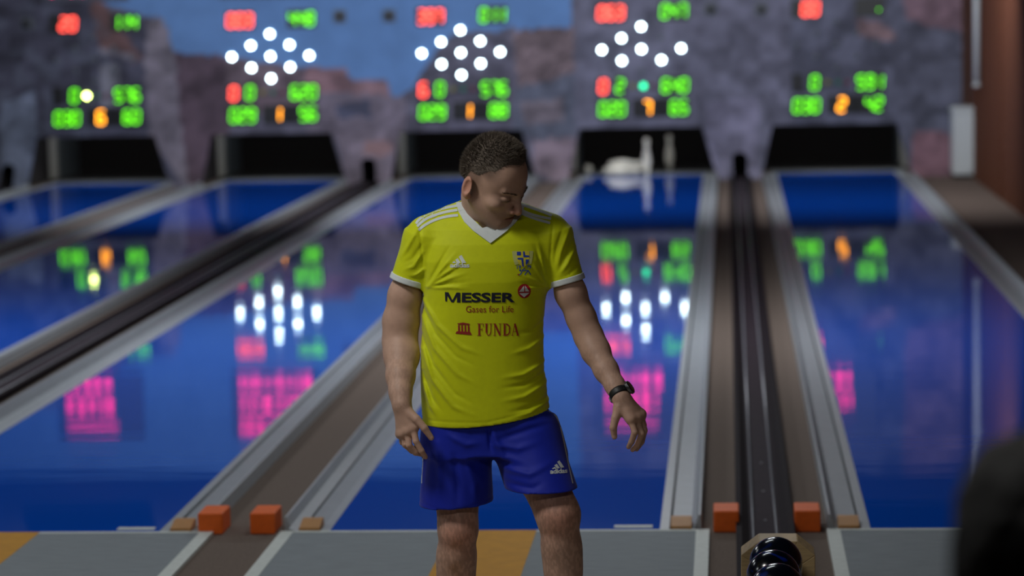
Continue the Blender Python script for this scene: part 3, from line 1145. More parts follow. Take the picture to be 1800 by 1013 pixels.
# ---- head frame
HS = 1.10
HC = P(863, 318, -.045)
h_yaw, h_pit, h_rol = math.radians(53), math.radians(35), math.radians(9)
_h = -_fh * math.cos(h_yaw) + _rt * math.sin(h_yaw)
hR = _rt * math.cos(h_yaw) + _fh * math.sin(h_yaw)
hF = _h * math.cos(h_pit) - _up * math.sin(h_pit)
hU = _h * math.sin(h_pit) + _up * math.cos(h_pit)


def _roll(v):
    a, b_, c = v @ _rt, v @ _up, v @ _fh
    cr_, sr_ = math.cos(h_rol), math.sin(h_rol)
    return _rt * (a * cr_ - b_ * sr_) + _up * (a * sr_ + b_ * cr_) + _fh * c


hR, hF, hU = _roll(hR), _roll(hF), _roll(hU)
HM = np.stack([hR, hF, hU])


def H(r, f, u):
    return HC + HS * (r * hR + f * hF + u * hU)


def head_co(V):
    return (V - HC) @ HM.T / HS


# ---- hands: lists of finger chains (px, py, d)
HAND_R = {
    'wrist': (706, 708, -.13),
    'palm': [(727, 752, -.155), (717, 758, -.150), (709, 762, -.138), (704, 763, -.122)],
    'fingers': [
        ([(727, 754, -.157), (731, 776, -.168), (741, 793, -.168), (748, 804, -.160)], [.0105, .0098, .0088, .0075]),
        ([(717, 760, -.150), (719, 783, -.158), (730, 796, -.150), (741, 799, -.138)], [.0105, .0100, .0090, .0078]),
        ([(710, 763, -.138), (712, 782, -.140), (724, 793, -.126), (741, 793, -.112)], [.0100, .0095, .0086, .0074]),
        ([(705, 763, -.122), (707, 778, -.120), (720, 788, -.106), (734, 787, -.096)], [.0092, .0085, .0078, .0068]),
        ([(714, 722, -.145), (732, 737, -.165), (746, 753, -.172), (758, 770, -.170)], [.0165, .0125, .0110, .0088]),
    ]}
HAND_L = {
    'wrist': (1092, 700, -.185),
    'palm': [(1109, 737, -.215), (1119, 736, -.202), (1125, 733, -.186), (1127, 728, -.170)],
    'fingers': [
        ([(1109, 738, -.216), (1116, 760, -.226), (1110, 777, -.216), (1105, 786, -.203)], [.0108, .0100, .0090, .0076]),
        ([(1119, 737, -.203), (1128, 763, -.212), (1121, 782, -.200), (1112, 791, -.188)], [.0108, .0100, .0090, .0076]),
        ([(1125, 734, -.187), (1133, 757, -.192), (1128, 777, -.178), (1119, 790, -.168)], [.0100, .0095, .0086, .0074]),
        ([(1127, 730, -.170), (1132, 748, -.170), (1128, 766, -.158), (1120, 777, -.150)], [.0092, .0085, .0078, .0068]),
        ([(1088, 716, -.200), (1082, 735, -.212), (1078, 752, -.216), (1080, 768, -.212)], [.0155, .0125, .0110, .0088]),
    ]}

# ---- body field
x_lo, x_hi = P(655, 600)[0], P(1150, 600)[0]
ymid = MO[1]
zh0, zh1 = float(P(800, 815)[2]), float(P(800, 690)[2])
zn = float(P(860, 420)[2])
zt_ = float(P(860, 222)[2])
BF = Field(steps(x_lo, (x_hi, .0032)), steps(ymid - .40, (ymid + .16, .0036)),
           steps(-.02, (zh0, .006), (zh1, .0026), (zn, .006), (zt_, .0026)))
# legs
hipR, kneeR = P(800, 748, .03), P(805, 930, -.05)
hipL, kneeL = P(915, 748, .03), P(981, 905, -.13)
fR, fL = foot(792, .02), foot(1003, -.12)
fR = A3(*(fR[:2]), 0)
ankR, ankL = fR + A3(0, 0, .10), fL + A3(0, 0, .10)
for hip, knee, ank, kn in ((hipR, kneeR, ankR, .058), (hipL, kneeL, ankL, .064)):
    mid = hip * .45 + knee * .55
    BF.chain([hip, mid, knee], [.080, .072, kn], .02)
    up_s = knee * .8 + ank * .2
    cal = knee * .66 + ank * .34 + _fh * .022
    lo = knee * .3 + ank * .7 + _fh * .006
    BF.chain([knee, up_s, lo, ank], [kn - .003, .052, .038, .035], .025)
    BF.ell(cal, (.054, .056, .11), k=.04)
    BF.ell(knee - _fh * .028 + A3(0, 0, -.004), (.036, .032, .042), k=.03)
    BF.ell(knee - _fh * .018 + A3(0, 0, -.075), (.022, .026, .03), k=.03)
# torso inside the clothes
BF.cone(P(835, 756, .02), P(915, 756, .02), .072, .072, .03)
BF.ell(P(853, 650, .02), (.125, .075, .2), k=.02)
BF.ell(P(853, 500, .02), (.135, .075, .17), k=.02)
BF.cone(P(775, 424, .03), P(930, 420, .03), .040, .040, .02)
# neck
BF.cone(P(850, 425, .035), P(850, 350, -.005), .062, .056, .03)
BF.cone(P(812, 402, .03), P(838, 370, .02), .035, .045, .02)
BF.cone(P(890, 402, .03), P(862, 370, .02), .035, .045, .02)
BF.cone(P(872, 414, -.02), P(850, 372, -.03), .028, .03, .04)
# arms
BF.chain([P(750, 428, .01), P(722, 470, .015), P(712, 520, .02), P(705, 565, .025), P(703, 600, .02), P(706, 625, -.01), P(704, 662, -.07), P(704, 690, -.11), P(706, 712, -.135)],
         [.034, .038, .0490, .053, .050, .0515, .041, .0315, .0285], .02)
BF.ell(P(704, 605, .05), (.03, .03, .035), k=.03)
BF.chain([P(968, 428, .0), P(990, 468, -.005), P(1003, 515, -.01), P(1022, 560, -.015), P(1035, 592, -.03), P(1047, 617, -.06), P(1066, 652, -.115), P(1081, 678, -.155), P(1091, 698, -.183)],
         [.034, .038, .0455, .0425, .0415, .041, .034, .0275, .0270], .02)
for HD in (HAND_R, HAND_L):
    wq = P(*HD['wrist'])
    for i, q in enumerate(HD['palm']):
        BF.cone(wq, P(*q), .0195, .0145, .014)
    for i in range(3):
        BF.cone(P(*HD['palm'][i]), P(*HD['palm'][i + 1]), .0135, .0130, .010)
    for pts, rs in HD['fingers']:
        BF.chain([P(*q) for q in pts], rs, .003)
    th = HD['fingers'][4][0]
    BF.cone(P(*th[0]), P(*HD['palm'][0]), .013, .010, .014)
# head
BF.ell(H(0, -.002, .033), HS * A3(.074, .083, .085), HM, .0)
BF.ell(H(0, .036, .032), HS * A3(.063, .056, .062), HM, .03)
BF.ell(H(0, .026, -.036), HS * A3(.061, .064, .070), HM, .03)
for s in (-1, 1):
    BF.cone(H(s * .055, .004, -.046), H(s * .021, .074, -.084), HS * .018, HS * .017, .02)
    BF.cone(H(s * .042, .076, .018), H(s * .010, .090, .014), HS * .008, HS * .010, .012)
    BF.ell(H(s * .046, .060, -.026), HS * A3(.019, .022, .016), HM, .02)
BF.ell(H(0, .080, -.086), HS * A3(.025, .020, .017), HM, .018)
BF.cone(H(0, .045, -.062), H(0, -.02, -.055), HS * .040, HS * .046, .03)
for s in (-1, 1):
    BF.ell(H(s * .031, .101, -.002), HS * A3(.019, .014, .010), HM, .010, 'sub')
    BF.ell(H(s * .031, .0785, -.004), HS * A3(.0150, .0135, .0120), HM, .003)
BF.cone(H(0, .090, .010), H(0, .112, -.034), HS * .0085, HS * .0108, .010)
for s in (-1, 1):
    BF.ell(H(s * .0125, .100, -.038), HS * A3(.0085, .011, .0075), HM, .005)
BF.ell(H(0, .080, -.056), HS * A3(.026, .014, .011), HM, .012)
BF.ell(H(0, .0870, -.0595), HS * A3(.021, .0085, .0055), HM, .004)
BF.ell(H(0, .0855, -.0690), HS * A3(.019, .0085, .0062), HM, .004)
BF.ell(H(0, .0950, -.0642), HS * A3(.025, .009, .0018), HM, .002, 'sub')
for s in (-1, 1):
    er = np.stack([hR * .92 - s * hF * .38, hF * .92 + s * hR * .38, hU])
    BF.ell(H(s * .0825, -.016, -.011), HS * A3(.0085, .020, .031), er, .005)
    BF.ell(H(s * .0915, -.010, -.007), HS * A3(.0085, .0125, .021), er, .003, 'sub')
    BF.ell(H(s * .080, -.006, -.035), HS * A3(.0075, .009, .011), HM, .006)
body_me = BF.mesh('body')
del BF
relax(body_me, 1)
Vb = verts_of(body_me)
hc = head_co(Vb)
col = np.zeros((len(Vb), 3))
col[:] = srgb(194, 158, 138)
inhead = (np.abs(hc).max(1) < .16)


def tint(mask, rgb):
    global col
    mask = mask[:, None]
    col = col * (1 - mask) + np.array(srgb(*rgb)) * mask


r_, f_, u_ = hc[:, 0], hc[:, 1], hc[:, 2]
g_ = lambda x, c, w_: np.exp(-((x - c) / w_) ** 2)
nz_ = np.array([0.0])
stub = inhead * smooth(-.035, -.060, u_) * smooth(-.045, -.01, f_) * .30 * (u_ > -.14)
tint(stub, (104, 84, 68))
fade = inhead * smooth(.015, -.02, f_ - .25 * (u_ - .02) - .018) * smooth(-.075, -.02, u_) * (np.abs(r_) < .079) * .55
fade = np.maximum(fade, inhead * smooth(.02, .05, u_) * smooth(.07, .03, f_) * .75)
tint(fade, (74, 60, 50))
lips = inhead * g_(u_, -.0645, .008) * g_(r_, 0, .020) * (f_ > .078) * .6
tint(lips, (150, 84, 74))
tint(inhead * (np.abs(r_) > .077) * .45, (196, 124, 100))
tint(inhead * (f_ > .10) * g_(u_, -.036, .016) * .35, (200, 118, 98))
lid = inhead * g_(np.abs(r_), .031, .018) * g_(u_, -.0085, .0048) * (f_ > .06) * .92
tint(inhead * g_(np.abs(r_), .031, .019) * g_(u_, .004, .007) * (f_ > .06) * .45, (112, 82, 68))  # upper lids darkened: shade under the brow painted into the skin
tint(lid, (52, 40, 34))
for kp in (kneeR, kneeL):
    dk = np.linalg.norm(Vb - (kp - _fh * .05), axis=1)
    tint(.42 * np.exp(-(dk / .06) ** 2), (196, 118, 98))
arm_dark = smooth(P(700, 590)[2], P(700, 640)[2], Vb[:, 2]) * (Vb[:, 2] > zh1 - .02) * .14 * (vnoise(Vb[:, 0] * 260, Vb[:, 2] * 120, 5) > .5)
tint(arm_dark, (96, 72, 58))
leg = (Vb[:, 2] < P(800, 860)[2]) * (Vb[:, 2] < zh0)
tint(leg * .28 * (vnoise(Vb[:, 0] * 240, Vb[:, 2] * 90, 6) > .45), (100, 76, 62))
# finger nails
for HD in (HAND_R, HAND_L):
    tp = HD['fingers'][4][0][3]
    nd = P(tp[0] + (2 if HD is HAND_R else 0), tp[1] + 1, tp[2] - .008)
    tint(.8 * (np.linalg.norm(Vb - nd, axis=1) < .0065), (222, 186, 170))
ca = body_me.color_attributes.new('Col', 'FLOAT_COLOR', 'POINT')
ca.data.foreach_set('color', np.concatenate([col, np.ones((len(col), 1))], 1).astype(np.float32).ravel())


def put_part(name, me, material, parent=man):
    """links a world-space mesh below a parent, keeping its place"""
    o = link(name, me, material)
    o.parent = parent
    if parent.type == 'EMPTY':
        o.matrix_parent_inverse = Matrix.Translation(-parent.location)
    return o


put_part('body', body_me, 'skin')

# ---- hair
lo, hi = HC - .17, HC + .17
HF = Field(steps(lo[0], (hi[0], .0026)), steps(lo[1], (hi[1], .0026)), steps(lo[2], (hi[2], .0026)))


def hairline(r, f):
    a = np.abs(r)
    front = .078 - .30 * np.maximum(0, .015 - a) + .10 * np.maximum(0, a - .02)
    temple = .056
    side = .026
    back = -.050
    t1 = smooth(.062, .040, f)
    t3 = smooth(.034, -.004, f)
    t2 = smooth(-.02, -.07, f)
    return ((front * (1 - t1) + temple * t1) * (1 - t3) + side * t3) * (1 - t2) + back * t2


def hair_fn(X, Y, Z):
    Q = np.stack(np.broadcast_arrays(X, Y, Z), -1).astype(float)
    q = head_co(Q)
    r, f, u = q[..., 0], q[..., 1], q[..., 2]

    def el(c, rad):
        k0 = np.sqrt(((r - c[0]) / rad[0]) ** 2 + ((f - c[1]) / rad[1]) ** 2 + ((u - c[2]) / rad[2]) ** 2)
        k1 = np.sqrt(((r - c[0]) / rad[0] ** 2) ** 2 + ((f - c[1]) / rad[1] ** 2) ** 2 + ((u - c[2]) / rad[2] ** 2) ** 2) + 1e-6
        return k0 * (k0 - 1) / k1

    a, b_ = el((0, -.002, .033), (.074, .083, .085)), el((0, .036, .032), (.063, .056, .062))
    h = np.maximum(.03 - np.abs(a - b_), 0) / .03
    d = np.minimum(a, b_) - h * h * .03 * .25
    e = u - hairline(r, f)
    th = -.004 + .0052 * smooth(-.006, .010, e) + .0045 * smooth(.008, .06, e) + .006 * smooth(.08, .115, u) - .003 * smooth(.02, .07, f)
    bump = (vnoise(r * 300 + u * 90, f * 160, 11) - .5) * .0015 * smooth(.01, .05, e)
    return (d - th - bump) * HS


HF.put(hair_fn, lo, hi)
hair_me = HF.mesh('hair')
del HF
Vh = verts_of(hair_me)
hco = head_co(Vh)
nrm = np.empty(len(Vh) * 3, np.float32)
hair_me.vertices.foreach_get('normal', nrm)
nrm = nrm.reshape(-1, 3)
e_ = hco[:, 2] - hairline(hco[:, 0], hco[:, 1])
cand = np.nonzero(e_ > -.002)[0]
pick = RNG.choice(cand, 14000)
sv, sf = [], []
for i in pick:
    p, n = Vh[i], nrm[i].astype(float)
    dirn = n + hF * .5 * (1 if hco[i, 1] > -.02 else .1) + hU * .4 + RNG.normal(0, .25, 3)
    dirn /= np.linalg.norm(dirn)
    L = (.004 + .009 * smooth(.0, .06, e_[i])) * RNG.uniform(.6, 1.25)
    t = np.cross(dirn, RNG.normal(0, 1, 3))
    t /= np.linalg.norm(t)
    k0 = len(sv)
    wv = .0009
    sv += [p + t * wv - n * .002, p - t * wv - n * .002, p + dirn * L]
    sf.append((k0, k0 + 1, k0 + 2))
hm2 = mesh_from('hair_tufts', sv, sf)
bm = bmesh.new()
bm.from_mesh(hair_me)
bm.from_mesh(hm2)
bm.to_mesh(hair_me)
bm.free()
hair_me.shade_smooth()
put_part('hair', hair_me, 'hair_dark')['label'] = 'short dark brown hair'

# eyebrows
body_bvh = BVHTree.FromPolygons([tuple(v) for v in Vb], [tuple(p.vertices) for p in body_me.polygons])
for s in (-1, 1):
    bv, bf = [], []
    for i in range(130):
        t = RNG.uniform(0, 1)
        r0 = s * (.012 + .040 * t)
        u0 = .0135 + .004 * math.sin(t * 2.4) + RNG.normal(0, .0012)
        hit = body_bvh.ray_cast(Vector(H(r0, .2, u0)), Vector(-hF))
        if hit[0] is None: continue
        p = np.array(hit[0])
        dd = hR * s * .9 + hU * .3 + hF * .1 + RNG.normal(0, .15, 3)
        dd /= np.linalg.norm(dd)
        tt = np.cross(dd, hF)
        tt /= np.linalg.norm(tt)
        k0 = len(bv)
        q = p + hF * .0006
        bv += [q + tt * .0008, q - tt * .0008, q + dd * .0065 + hF * .0005]
        bf.append((k0, k0 + 1, k0 + 2))
    put_part('eyebrow', mesh_from('eyebrow', bv, bf), 'brow_dark')


# ---- clothes helpers
def lxz(X, Y, Z):
    return (X - MO[0]) * _rt[0] + (Y - MO[1]) * _rt[1], (X - MO[0]) * _fh[0] + (Y - MO[1]) * _fh[1]


def loc2(px, py):
    p = P(px, py)
    return (p - MO) @ _rt, p[2]


def section_fn(rows, n=2.3, zcut=None):
    """rows: (py, left px, right px, half depth, centre depth)"""
    T = []
    for py, xl, xr_, hd, dc in rows:
        (a, z1), (b_, z2) = loc2(xl, py), loc2(xr_, py)
        T.append(((z1 + z2) / 2, (a + b_) / 2, (b_ - a) / 2, hd, dc))
    T = np.array(T)[::-1]

    def fn(X, Y, Z):
        lx, ly = lxz(X, Y, Z)
        z = np.asarray(Z, float)
        c, hw, hd, dc = [np.interp(z, T[:, 0], T[:, i]) for i in (1, 2, 3, 4)]
        q = (np.abs((lx - c) / hw) ** n + np.abs((ly - dc) / hd) ** n + 1e-9) ** (1 / n)
        d = (q - 1) * np.minimum(hw, hd)
        over = z - T[-1, 0]
        return np.maximum(d, over) if zcut is None else np.maximum(np.maximum(d, over), zcut(lx) - z)

    return fn


def capcone(Fd, a, b_, ra, rb, k=0.0, op='add', depth=1.0, tilt=None):
    """cone with flat ends; depth scales the radius along the view direction"""
    a, b_ = np.asarray(a, float), np.asarray(b_, float)
    ax = b_ - a
    L = np.linalg.norm(ax)
    ax /= L
    en = ax if tilt is None else tilt / np.linalg.norm(tilt)

    def fn(X, Y, Z):
        dx, dy, dz = X - a[0], Y - a[1], Z - a[2]
        t = dx * ax[0] + dy * ax[1] + dz * ax[2]
        ex, ey, ez = dx - ax[0] * t, dy - ax[1] * t, dz - ax[2] * t
        dn = ex * _fh[0] + ey * _fh[1]
        g = dn / depth - dn
        ex, ey = ex + _fh[0] * g, ey + _fh[1] * g
        d = np.sqrt(ex * ex + ey * ey + ez * ez) - (ra + (rb - ra) * np.clip(t / L, -.5, 1.2))
        end = (X - b_[0]) * en[0] + (Y - b_[1]) * en[1] + (Z - b_[2]) * en[2]
        return np.maximum(np.maximum(d, end), -t)

    r = max(ra, rb) * 1.5
    Fd.put(fn, np.minimum(a, b_) - r, np.maximum(a, b_) + r, k, op)


def folds(Fd, lines, gain=1.5):
    """shallow ridges (+) and creases (-) along lines drawn on the front of the cloth"""
    X, Y, Z = Fd.xs[:, None, None], Fd.ys[None, :, None], Fd.zs[None, None, :]
    lx, ly = lxz(X, Y, Z)
    for pts, amp, wid in lines:
        q = [loc2(*p) for p in pts]
        best = None
        nseg = len(q) - 1
        for i, ((x0, z0), (x1, z1)) in enumerate(zip(q[:-1], q[1:])):
            ax, az = x1 - x0, z1 - z0
            t = np.clip(((lx - x0) * ax + (Z - z0) * az) / (ax * ax + az * az), 0, 1)
            d2 = (lx - x0 - ax * t) ** 2 + (Z - z0 - az * t) ** 2
            s_ = (i + t) / nseg
            if best is None:
                best, along = d2, s_
            else:
                near = d2 < best
                best, along = np.where(near, d2, best), np.where(near, s_, along)
        fade_ = (.45 + .55 * smooth(0, .2, along)) * smooth(1.0, .45, along) if abs(amp) > .0013 else 1.0
        Fd.D -= (amp * gain * fade_ * np.exp(-best / wid ** 2) * smooth(.05, -.02, ly)).astype(np.float32)


# ---- shirt
zs0, zs1 = float(P(860, 760)[2]), float(P(860, 340)[2])
SF = Field(steps(P(680, 600)[0], (P(1040, 600)[0], .0032)), steps(ymid - .19, (ymid + .21, .0036)), steps(zs0, (zs1, .0032)))
(hx0, hz0), (hx1, hz1) = loc2(744, 743), loc2(967, 716)


def hem(lx):
    t = (lx - hx0) / (hx1 - hx0)
    return hz0 + (hz1 - hz0) * t - .014 * np.clip(t * (1 - t) * 4, -.5, 1)


BIG = (A3(-9, -9, -9), A3(9, 9, 9))
shirt_rows = [(372, 800, 912, .060, .03), (384, 772, 945, .080, .025), (400, 750, 966, .096, .02), (425, 741, 974, .112, .015), (455, 740, 972, .122, .01), (490, 744, 966, .126, .008),
              (530, 744, 959, .122, .008), (580, 741, 955, .119, .005), (640, 739, 956, .120, .0), (690, 740, 962, .125, .0), (730, 742, 968, .130, .0), (770, 742, 970, .132, .0)]
SF.put(section_fn(shirt_rows, 2.35, hem), *BIG)
SF.cone(P(822, 384, .03), P(752, 409, .02), .058, .053, .03)
SF.cone(P(898, 385, .03), P(966, 405, .015), .057, .052, .03)
slR = (P(745, 414, .012), P(719, 497, .015))
slL = (P(972, 410, .0), P(997, 497, -.008))
capcone(SF, slR[0], slR[1], .058, .057, .022)
capcone(SF, slL[0], slL[1], .056, .0525, .022)
SF.ell(P(745, 421, .012), (.058, .058, .058), k=.02)
SF.ell(P(972, 417, .0), (.056, .056, .056), k=.02)
fl = []
for (ex, ey, am) in ((826, 446, .0036), (812, 428, .0032), (834, 468, .0030), (842, 486, -.0024), (838, 500, .0028), (800, 412, -.0026), (820, 458, -.0026)):
    mx_, my_ = 752 * .55 + ex * .45, 501 * .55 + ey * .45 - 2
    fl.append(([(752, 501), (mx_, my_), (ex, ey)], am, .0048))
for (ex, ey, am) in ((905, 470, .0026), (898, 488, -.0022), (902, 502, .0026), (925, 440, .0032), (936, 418, -.0026), (942, 408, .0026)):
    fl.append(([(963, 502), (963 * .5 + ex * .5, 502 * .5 + ey * .5 - 1), (ex, ey)], am, .0048))
fl += [
    ([(745, 525), (770, 565), (812, 602), (862, 620)], .0042, .0065), ([(744, 535), (766, 580), (802, 618), (850, 640)], -.0034, .0055),
    ([(743, 555), (765, 605), (805, 648), (850, 672)], .0044, .0065), ([(743, 585), (762, 635), (800, 682), (850, 708)], -.0036, .0060),
    ([(744, 610), (762, 660), (798, 704), (850, 726)], .0046, .0070), ([(745, 650), (760, 692), (785, 722)], -.0034, .0060), ([(746, 670), (758, 706), (772, 728)], .0040, .0060),
    ([(957, 632), (920, 650), (868, 656)], .0036, .0060), ([(959, 650), (920, 668), (866, 674)], -.0032, .0060), ([(961, 668), (922, 688), (872, 696)], .0038, .0065), ([(964, 692), (928, 708), (884, 716)], -.0030, .0060), ([(965, 700), (930, 716), (890, 724)], .0034, .0060),
    ([(956, 590), (930, 606), (888, 616)], .0030, .0060), ([(957, 560), (935, 575), (905, 580)], -.0022, .0055),
    ([(972, 382), (968, 430), (966, 490)], -.0026, .0036), ([(738, 388), (742, 440), (748, 500)], -.0026, .0036),
    ([(1000, 402), (985, 440), (974, 482)], .0044, .0058), ([(1012, 432), (996, 462), (976, 488)], .0040, .0052), ([(990, 395), (978, 430), (971, 470)], -.0026, .0050), ([(1008, 416), (992, 450), (978, 482)], -.0030, .0045), ([(1018, 462), (1000, 478), (980, 490)], -.0022, .0045),
    ([(735, 400), (715, 436), (700, 458)], .0040, .0062), ([(744, 440), (728, 466), (704, 474)], .0036, .0050), ([(745, 425), (726, 452), (704, 464)], -.0020, .0050), ([(747, 470), (734, 480), (716, 484)], .0036, .0046), ([(746, 486), (728, 488), (712, 482)], -.0014, .0040),
    ([(742, 732), (855, 731), (966, 706)], -.0012, .003)]
folds(SF, fl, 1.3)
shirt_solid = SF.mesh('shirt_solid')
relax(shirt_solid, 1)
S_V = verts_of(shirt_solid)
shirt_bvh = BVHTree.FromPolygons([tuple(v) for v in S_V], [tuple(p.vertices) for p in shirt_solid.polygons])
# neck hole, sleeve mouths and the hollow below the hem
SF.cone(P(846, 425, .03), P(846, 330, -.01), .064, .070, .0, 'sub')
SF.cone(P(862, 411, -.075), P(850, 330, -.09), .024, .080, .0, 'sub')
capcone(SF, slR[0] * .15 + slR[1] * .85, slR[1] + (slR[1] - slR[0]) * .05, .050, .0535, 0, 'sub')
capcone(SF, slL[0] * .15 + slL[1] * .85, slL[1] + (slL[1] - slL[0]) * .05, .047, .0495, 0, 'sub')
SF.put(section_fn([(y, a + 10, b_ - 10, hd - .017, dc) for y, a, b_, hd, dc in [(712, 741, 965, .127, 0), (800, 742, 972, .132, 0)]], 2.35), *BIG, 0, 'sub')
shirt_me = SF.mesh('shirt')
del SF
relax(shirt_me, 1)
shirt = put_part('shirt', shirt_me, 'shirt_yellow')
shirt['label'] = 'yellow sports shirt with white trim and printed sponsor names'

# cuffs
for (a, b_), ra, rb in ((slR, .0585, .0590), (slL, .0540, .0545)):
    ax = (b_ - a) / np.linalg.norm(b_ - a)
    c0, c1 = b_ - ax * .017, b_ + ax * .0015
    lo, hi = np.minimum(c0, c1) - .075, np.maximum(c0, c1) + .075
    CF = Field(steps(lo[0], (hi[0], .0022)), steps(lo[1], (hi[1], .0026)), steps(lo[2], (hi[2], .0022)))
    capcone(CF, c0, c1, ra + .0018, rb + .0022)
    capcone(CF, c0 - ax * .01, c1 + ax * .01, rb - .005, rb - .003, 0, 'sub')
    cm = CF.mesh('cuff')
    relax(cm, 1)
    put_part('cuff', cm, 'shirt_white', shirt)['label'] = 'white sleeve cuff'


# ---- prints: drawn flat, then laid onto the cloth
def lay(bm, bvh, off, step):
    xs = [v.co.x for v in bm.verts]
    ys = [v.co.y for v in bm.verts]
    for ax, vals in ((0, xs), (1, ys)):
        a = min(vals) + step * .5
        while a < max(vals):
            co = Vector((a, 0, 0)) if ax == 0 else Vector((0, a, 0))
            no = Vector((1, 0, 0)) if ax == 0 else Vector((0, 1, 0))
            bmesh.ops.bisect_plane(bm, geom=bm.verts[:] + bm.edges[:] + bm.faces[:], plane_co=co, plane_no=no, dist=1e-5)
            a += step
    for v in bm.verts:
        r = ray(v.co.x, v.co.y)
        r = r / np.linalg.norm(r)
        hit = bvh.ray_cast(Vector(CAM), Vector(r))
        if hit[0] is None:
            q = P(v.co.x, v.co.y, -.03)
            hit = bvh.find_nearest(Vector(q))
        v.co = hit[0] - Vector(r) * off


def decal(name, polys, material, parent, bvh, off=.0014, step=3.0, solid=0.0):
    bm = bmesh.new()
    for poly in polys:
        vs = [bm.verts.new((x, y, 0)) for x, y in poly]
        try:
            bm.faces.new(vs)
        except ValueError:
            pass
    bmesh.ops.triangulate(bm, faces=bm.faces[:])
    lay(bm, bvh, off, step)
    me = bpy.data.meshes.new(name)
    bmesh.ops.recalc_face_normals(bm, faces=bm.faces)
    bm.to_mesh(me)
    bm.free()
    o = put_part(name, me, material, parent)
    if solid:
        md = o.modifiers.new('thick', 'SOLIDIFY')
        md.thickness = solid
        md.offset = 0
    return o


def stroke(pts, wd):
    """quads along a line, constant width in px"""
    out = []
    pts = [np.array(p, float) for p in pts]
    L = []
    for i, p in enumerate(pts):
        t = pts[min(i + 1, len(pts) - 1)] - pts[max(i - 1, 0)]
        t /= np.linalg.norm(t)
        n = np.array([-t[1], t[0]]) * wd / 2
        L.append((p - n, p + n))
    for (a, b_), (c, d) in zip(L[:-1], L[1:]):
        out.append([tuple(a), tuple(c), tuple(d), tuple(b_)])
    return out


def curve3(a, b_, c, n=8):
    """a smooth line through three points"""
    out = []
    for i in range(n + 1):
        t = i / n
        l0, l1, l2 = (1 - t) * (1 - 2 * t), 4 * t * (1 - t), t * (2 * t - 1)
        out.append((a[0] * l0 + b_[0] * l1 + c[0] * l2, a[1] * l0 + b_[1] * l1 + c[1] * l2))
    return out


def text_decal(name, txt, box, material, parent, bvh, bold=0.0, rot=0.0, skew=0.0, space=1.0):
    cu = bpy.data.curves.new('txt', 'FONT')
    cu.body = txt
    cu.offset = bold
    cu.space_character = space
    cu.resolution_u = 3
    to = bpy.data.objects.new('txt', cu)
    COL.objects.link(to)
    dg = bpy.context.evaluated_depsgraph_get()
    me0 = bpy.data.meshes.new_from_object(to.evaluated_get(dg))
    bpy.data.objects.remove(to)
    bpy.data.curves.remove(cu)
    bm = bmesh.new()
    bm.from_mesh(me0)
    bpy.data.meshes.remove(me0)
    xs = [v.co.x for v in bm.verts]
    ys = [v.co.y for v in bm.verts]
    x0, x1, y0, y1 = min(xs), max(xs), min(ys), max(ys)
    X0, Y0, X1, Y1 = box
    cxx, cyy = (X0 + X1) / 2, (Y0 + Y1) / 2
    for v in bm.verts:
        u = (v.co.x - x0) / (x1 - x0)
        t = (v.co.y - y0) / (y1 - y0)
        x = X0 + (X1 - X0) * u + skew * t
        y = Y1 - (Y1 - Y0) * t
        dx, dy = x - cxx, y - cyy
        v.co = (cxx + dx * math.cos(rot) - dy * math.sin(rot), cyy + dx * math.sin(rot) + dy * math.cos(rot), 0)
    bmesh.ops.triangulate(bm, faces=bm.faces[:])
    lay(bm, bvh, .0014, 4.0)
    me = bpy.data.meshes.new(name)
    bm.to_mesh(me)
    bm.free()
    return put_part(name, me, material, parent)


def crop_pts(pts, ox, oy, sc):
    return [(ox + x / sc, oy + y / sc) for x, y in pts]


C4 = lambda pts: crop_pts(pts, 780, 420, 5.628)
C8 = lambda pts: crop_pts(pts, 660, 330, 3.2675)
BARS = [[(86, 240), (120, 240), (106, 219), (88, 230)], [(130, 240), (168, 240), (139, 192), (114, 206)], [(180, 240), (222, 240), (176, 160), (148, 177)]]
for b_ in BARS:
    decal('logo_bar', [C4(b_)], 'shirt_white', shirt, shirt_bvh)
text_decal('printed_name', 'adidas', (791, 462.3, 825.3, 470.6), 'shirt_white', shirt, shirt_bvh, bold=.03, space=.95)
text_decal('printed_name', 'ESSER', (811.5, 514.6, 905.5, 532), 'print_navy', shirt, shirt_bvh, bold=.035, skew=0.5, space=1.0)
decal('name_initial', [[(782, 513.6), (786.6, 514), (785.6, 530.6), (782.6, 529.4)], [(782.6, 513.8), (788.2, 514), (797, 531.6), (793.2, 531.6)], [(802.4, 514.4), (807, 514.5), (797.2, 531.6), (793.4, 531.6)], [(803.4, 514.4), (809, 514.6), (809.2, 532), (803.2, 532)]], 'print_navy', shirt, shirt_bvh)
text_decal('printed_name', 'Gases for Life', (819, 538, 903, 549.5), 'print_red', shirt, shirt_bvh, bold=.0, rot=0.0)
circ = [(921.6 + 11.5 * math.cos(2 * math.pi * i / 32), 512 + 12.6 * math.sin(2 * math.pi * i / 32)) for i in range(32)]
decal('round_logo', [circ], 'print_crimson', shirt, shirt_bvh)
decal('logo_sail', [C4([(796, 462), (744, 525), (796, 524)])], 'shirt_white', shirt, shirt_bvh, off=.0022)
decal('logo_sail', [C4([(805, 462), (806, 523), (847, 520)])], 'shirt_white', shirt, shirt_bvh, off=.0022)
decal('logo_hull', [C4([(748, 540), (848, 534), (796, 579)])], 'shirt_white', shirt, shirt_bvh, off=.0022)
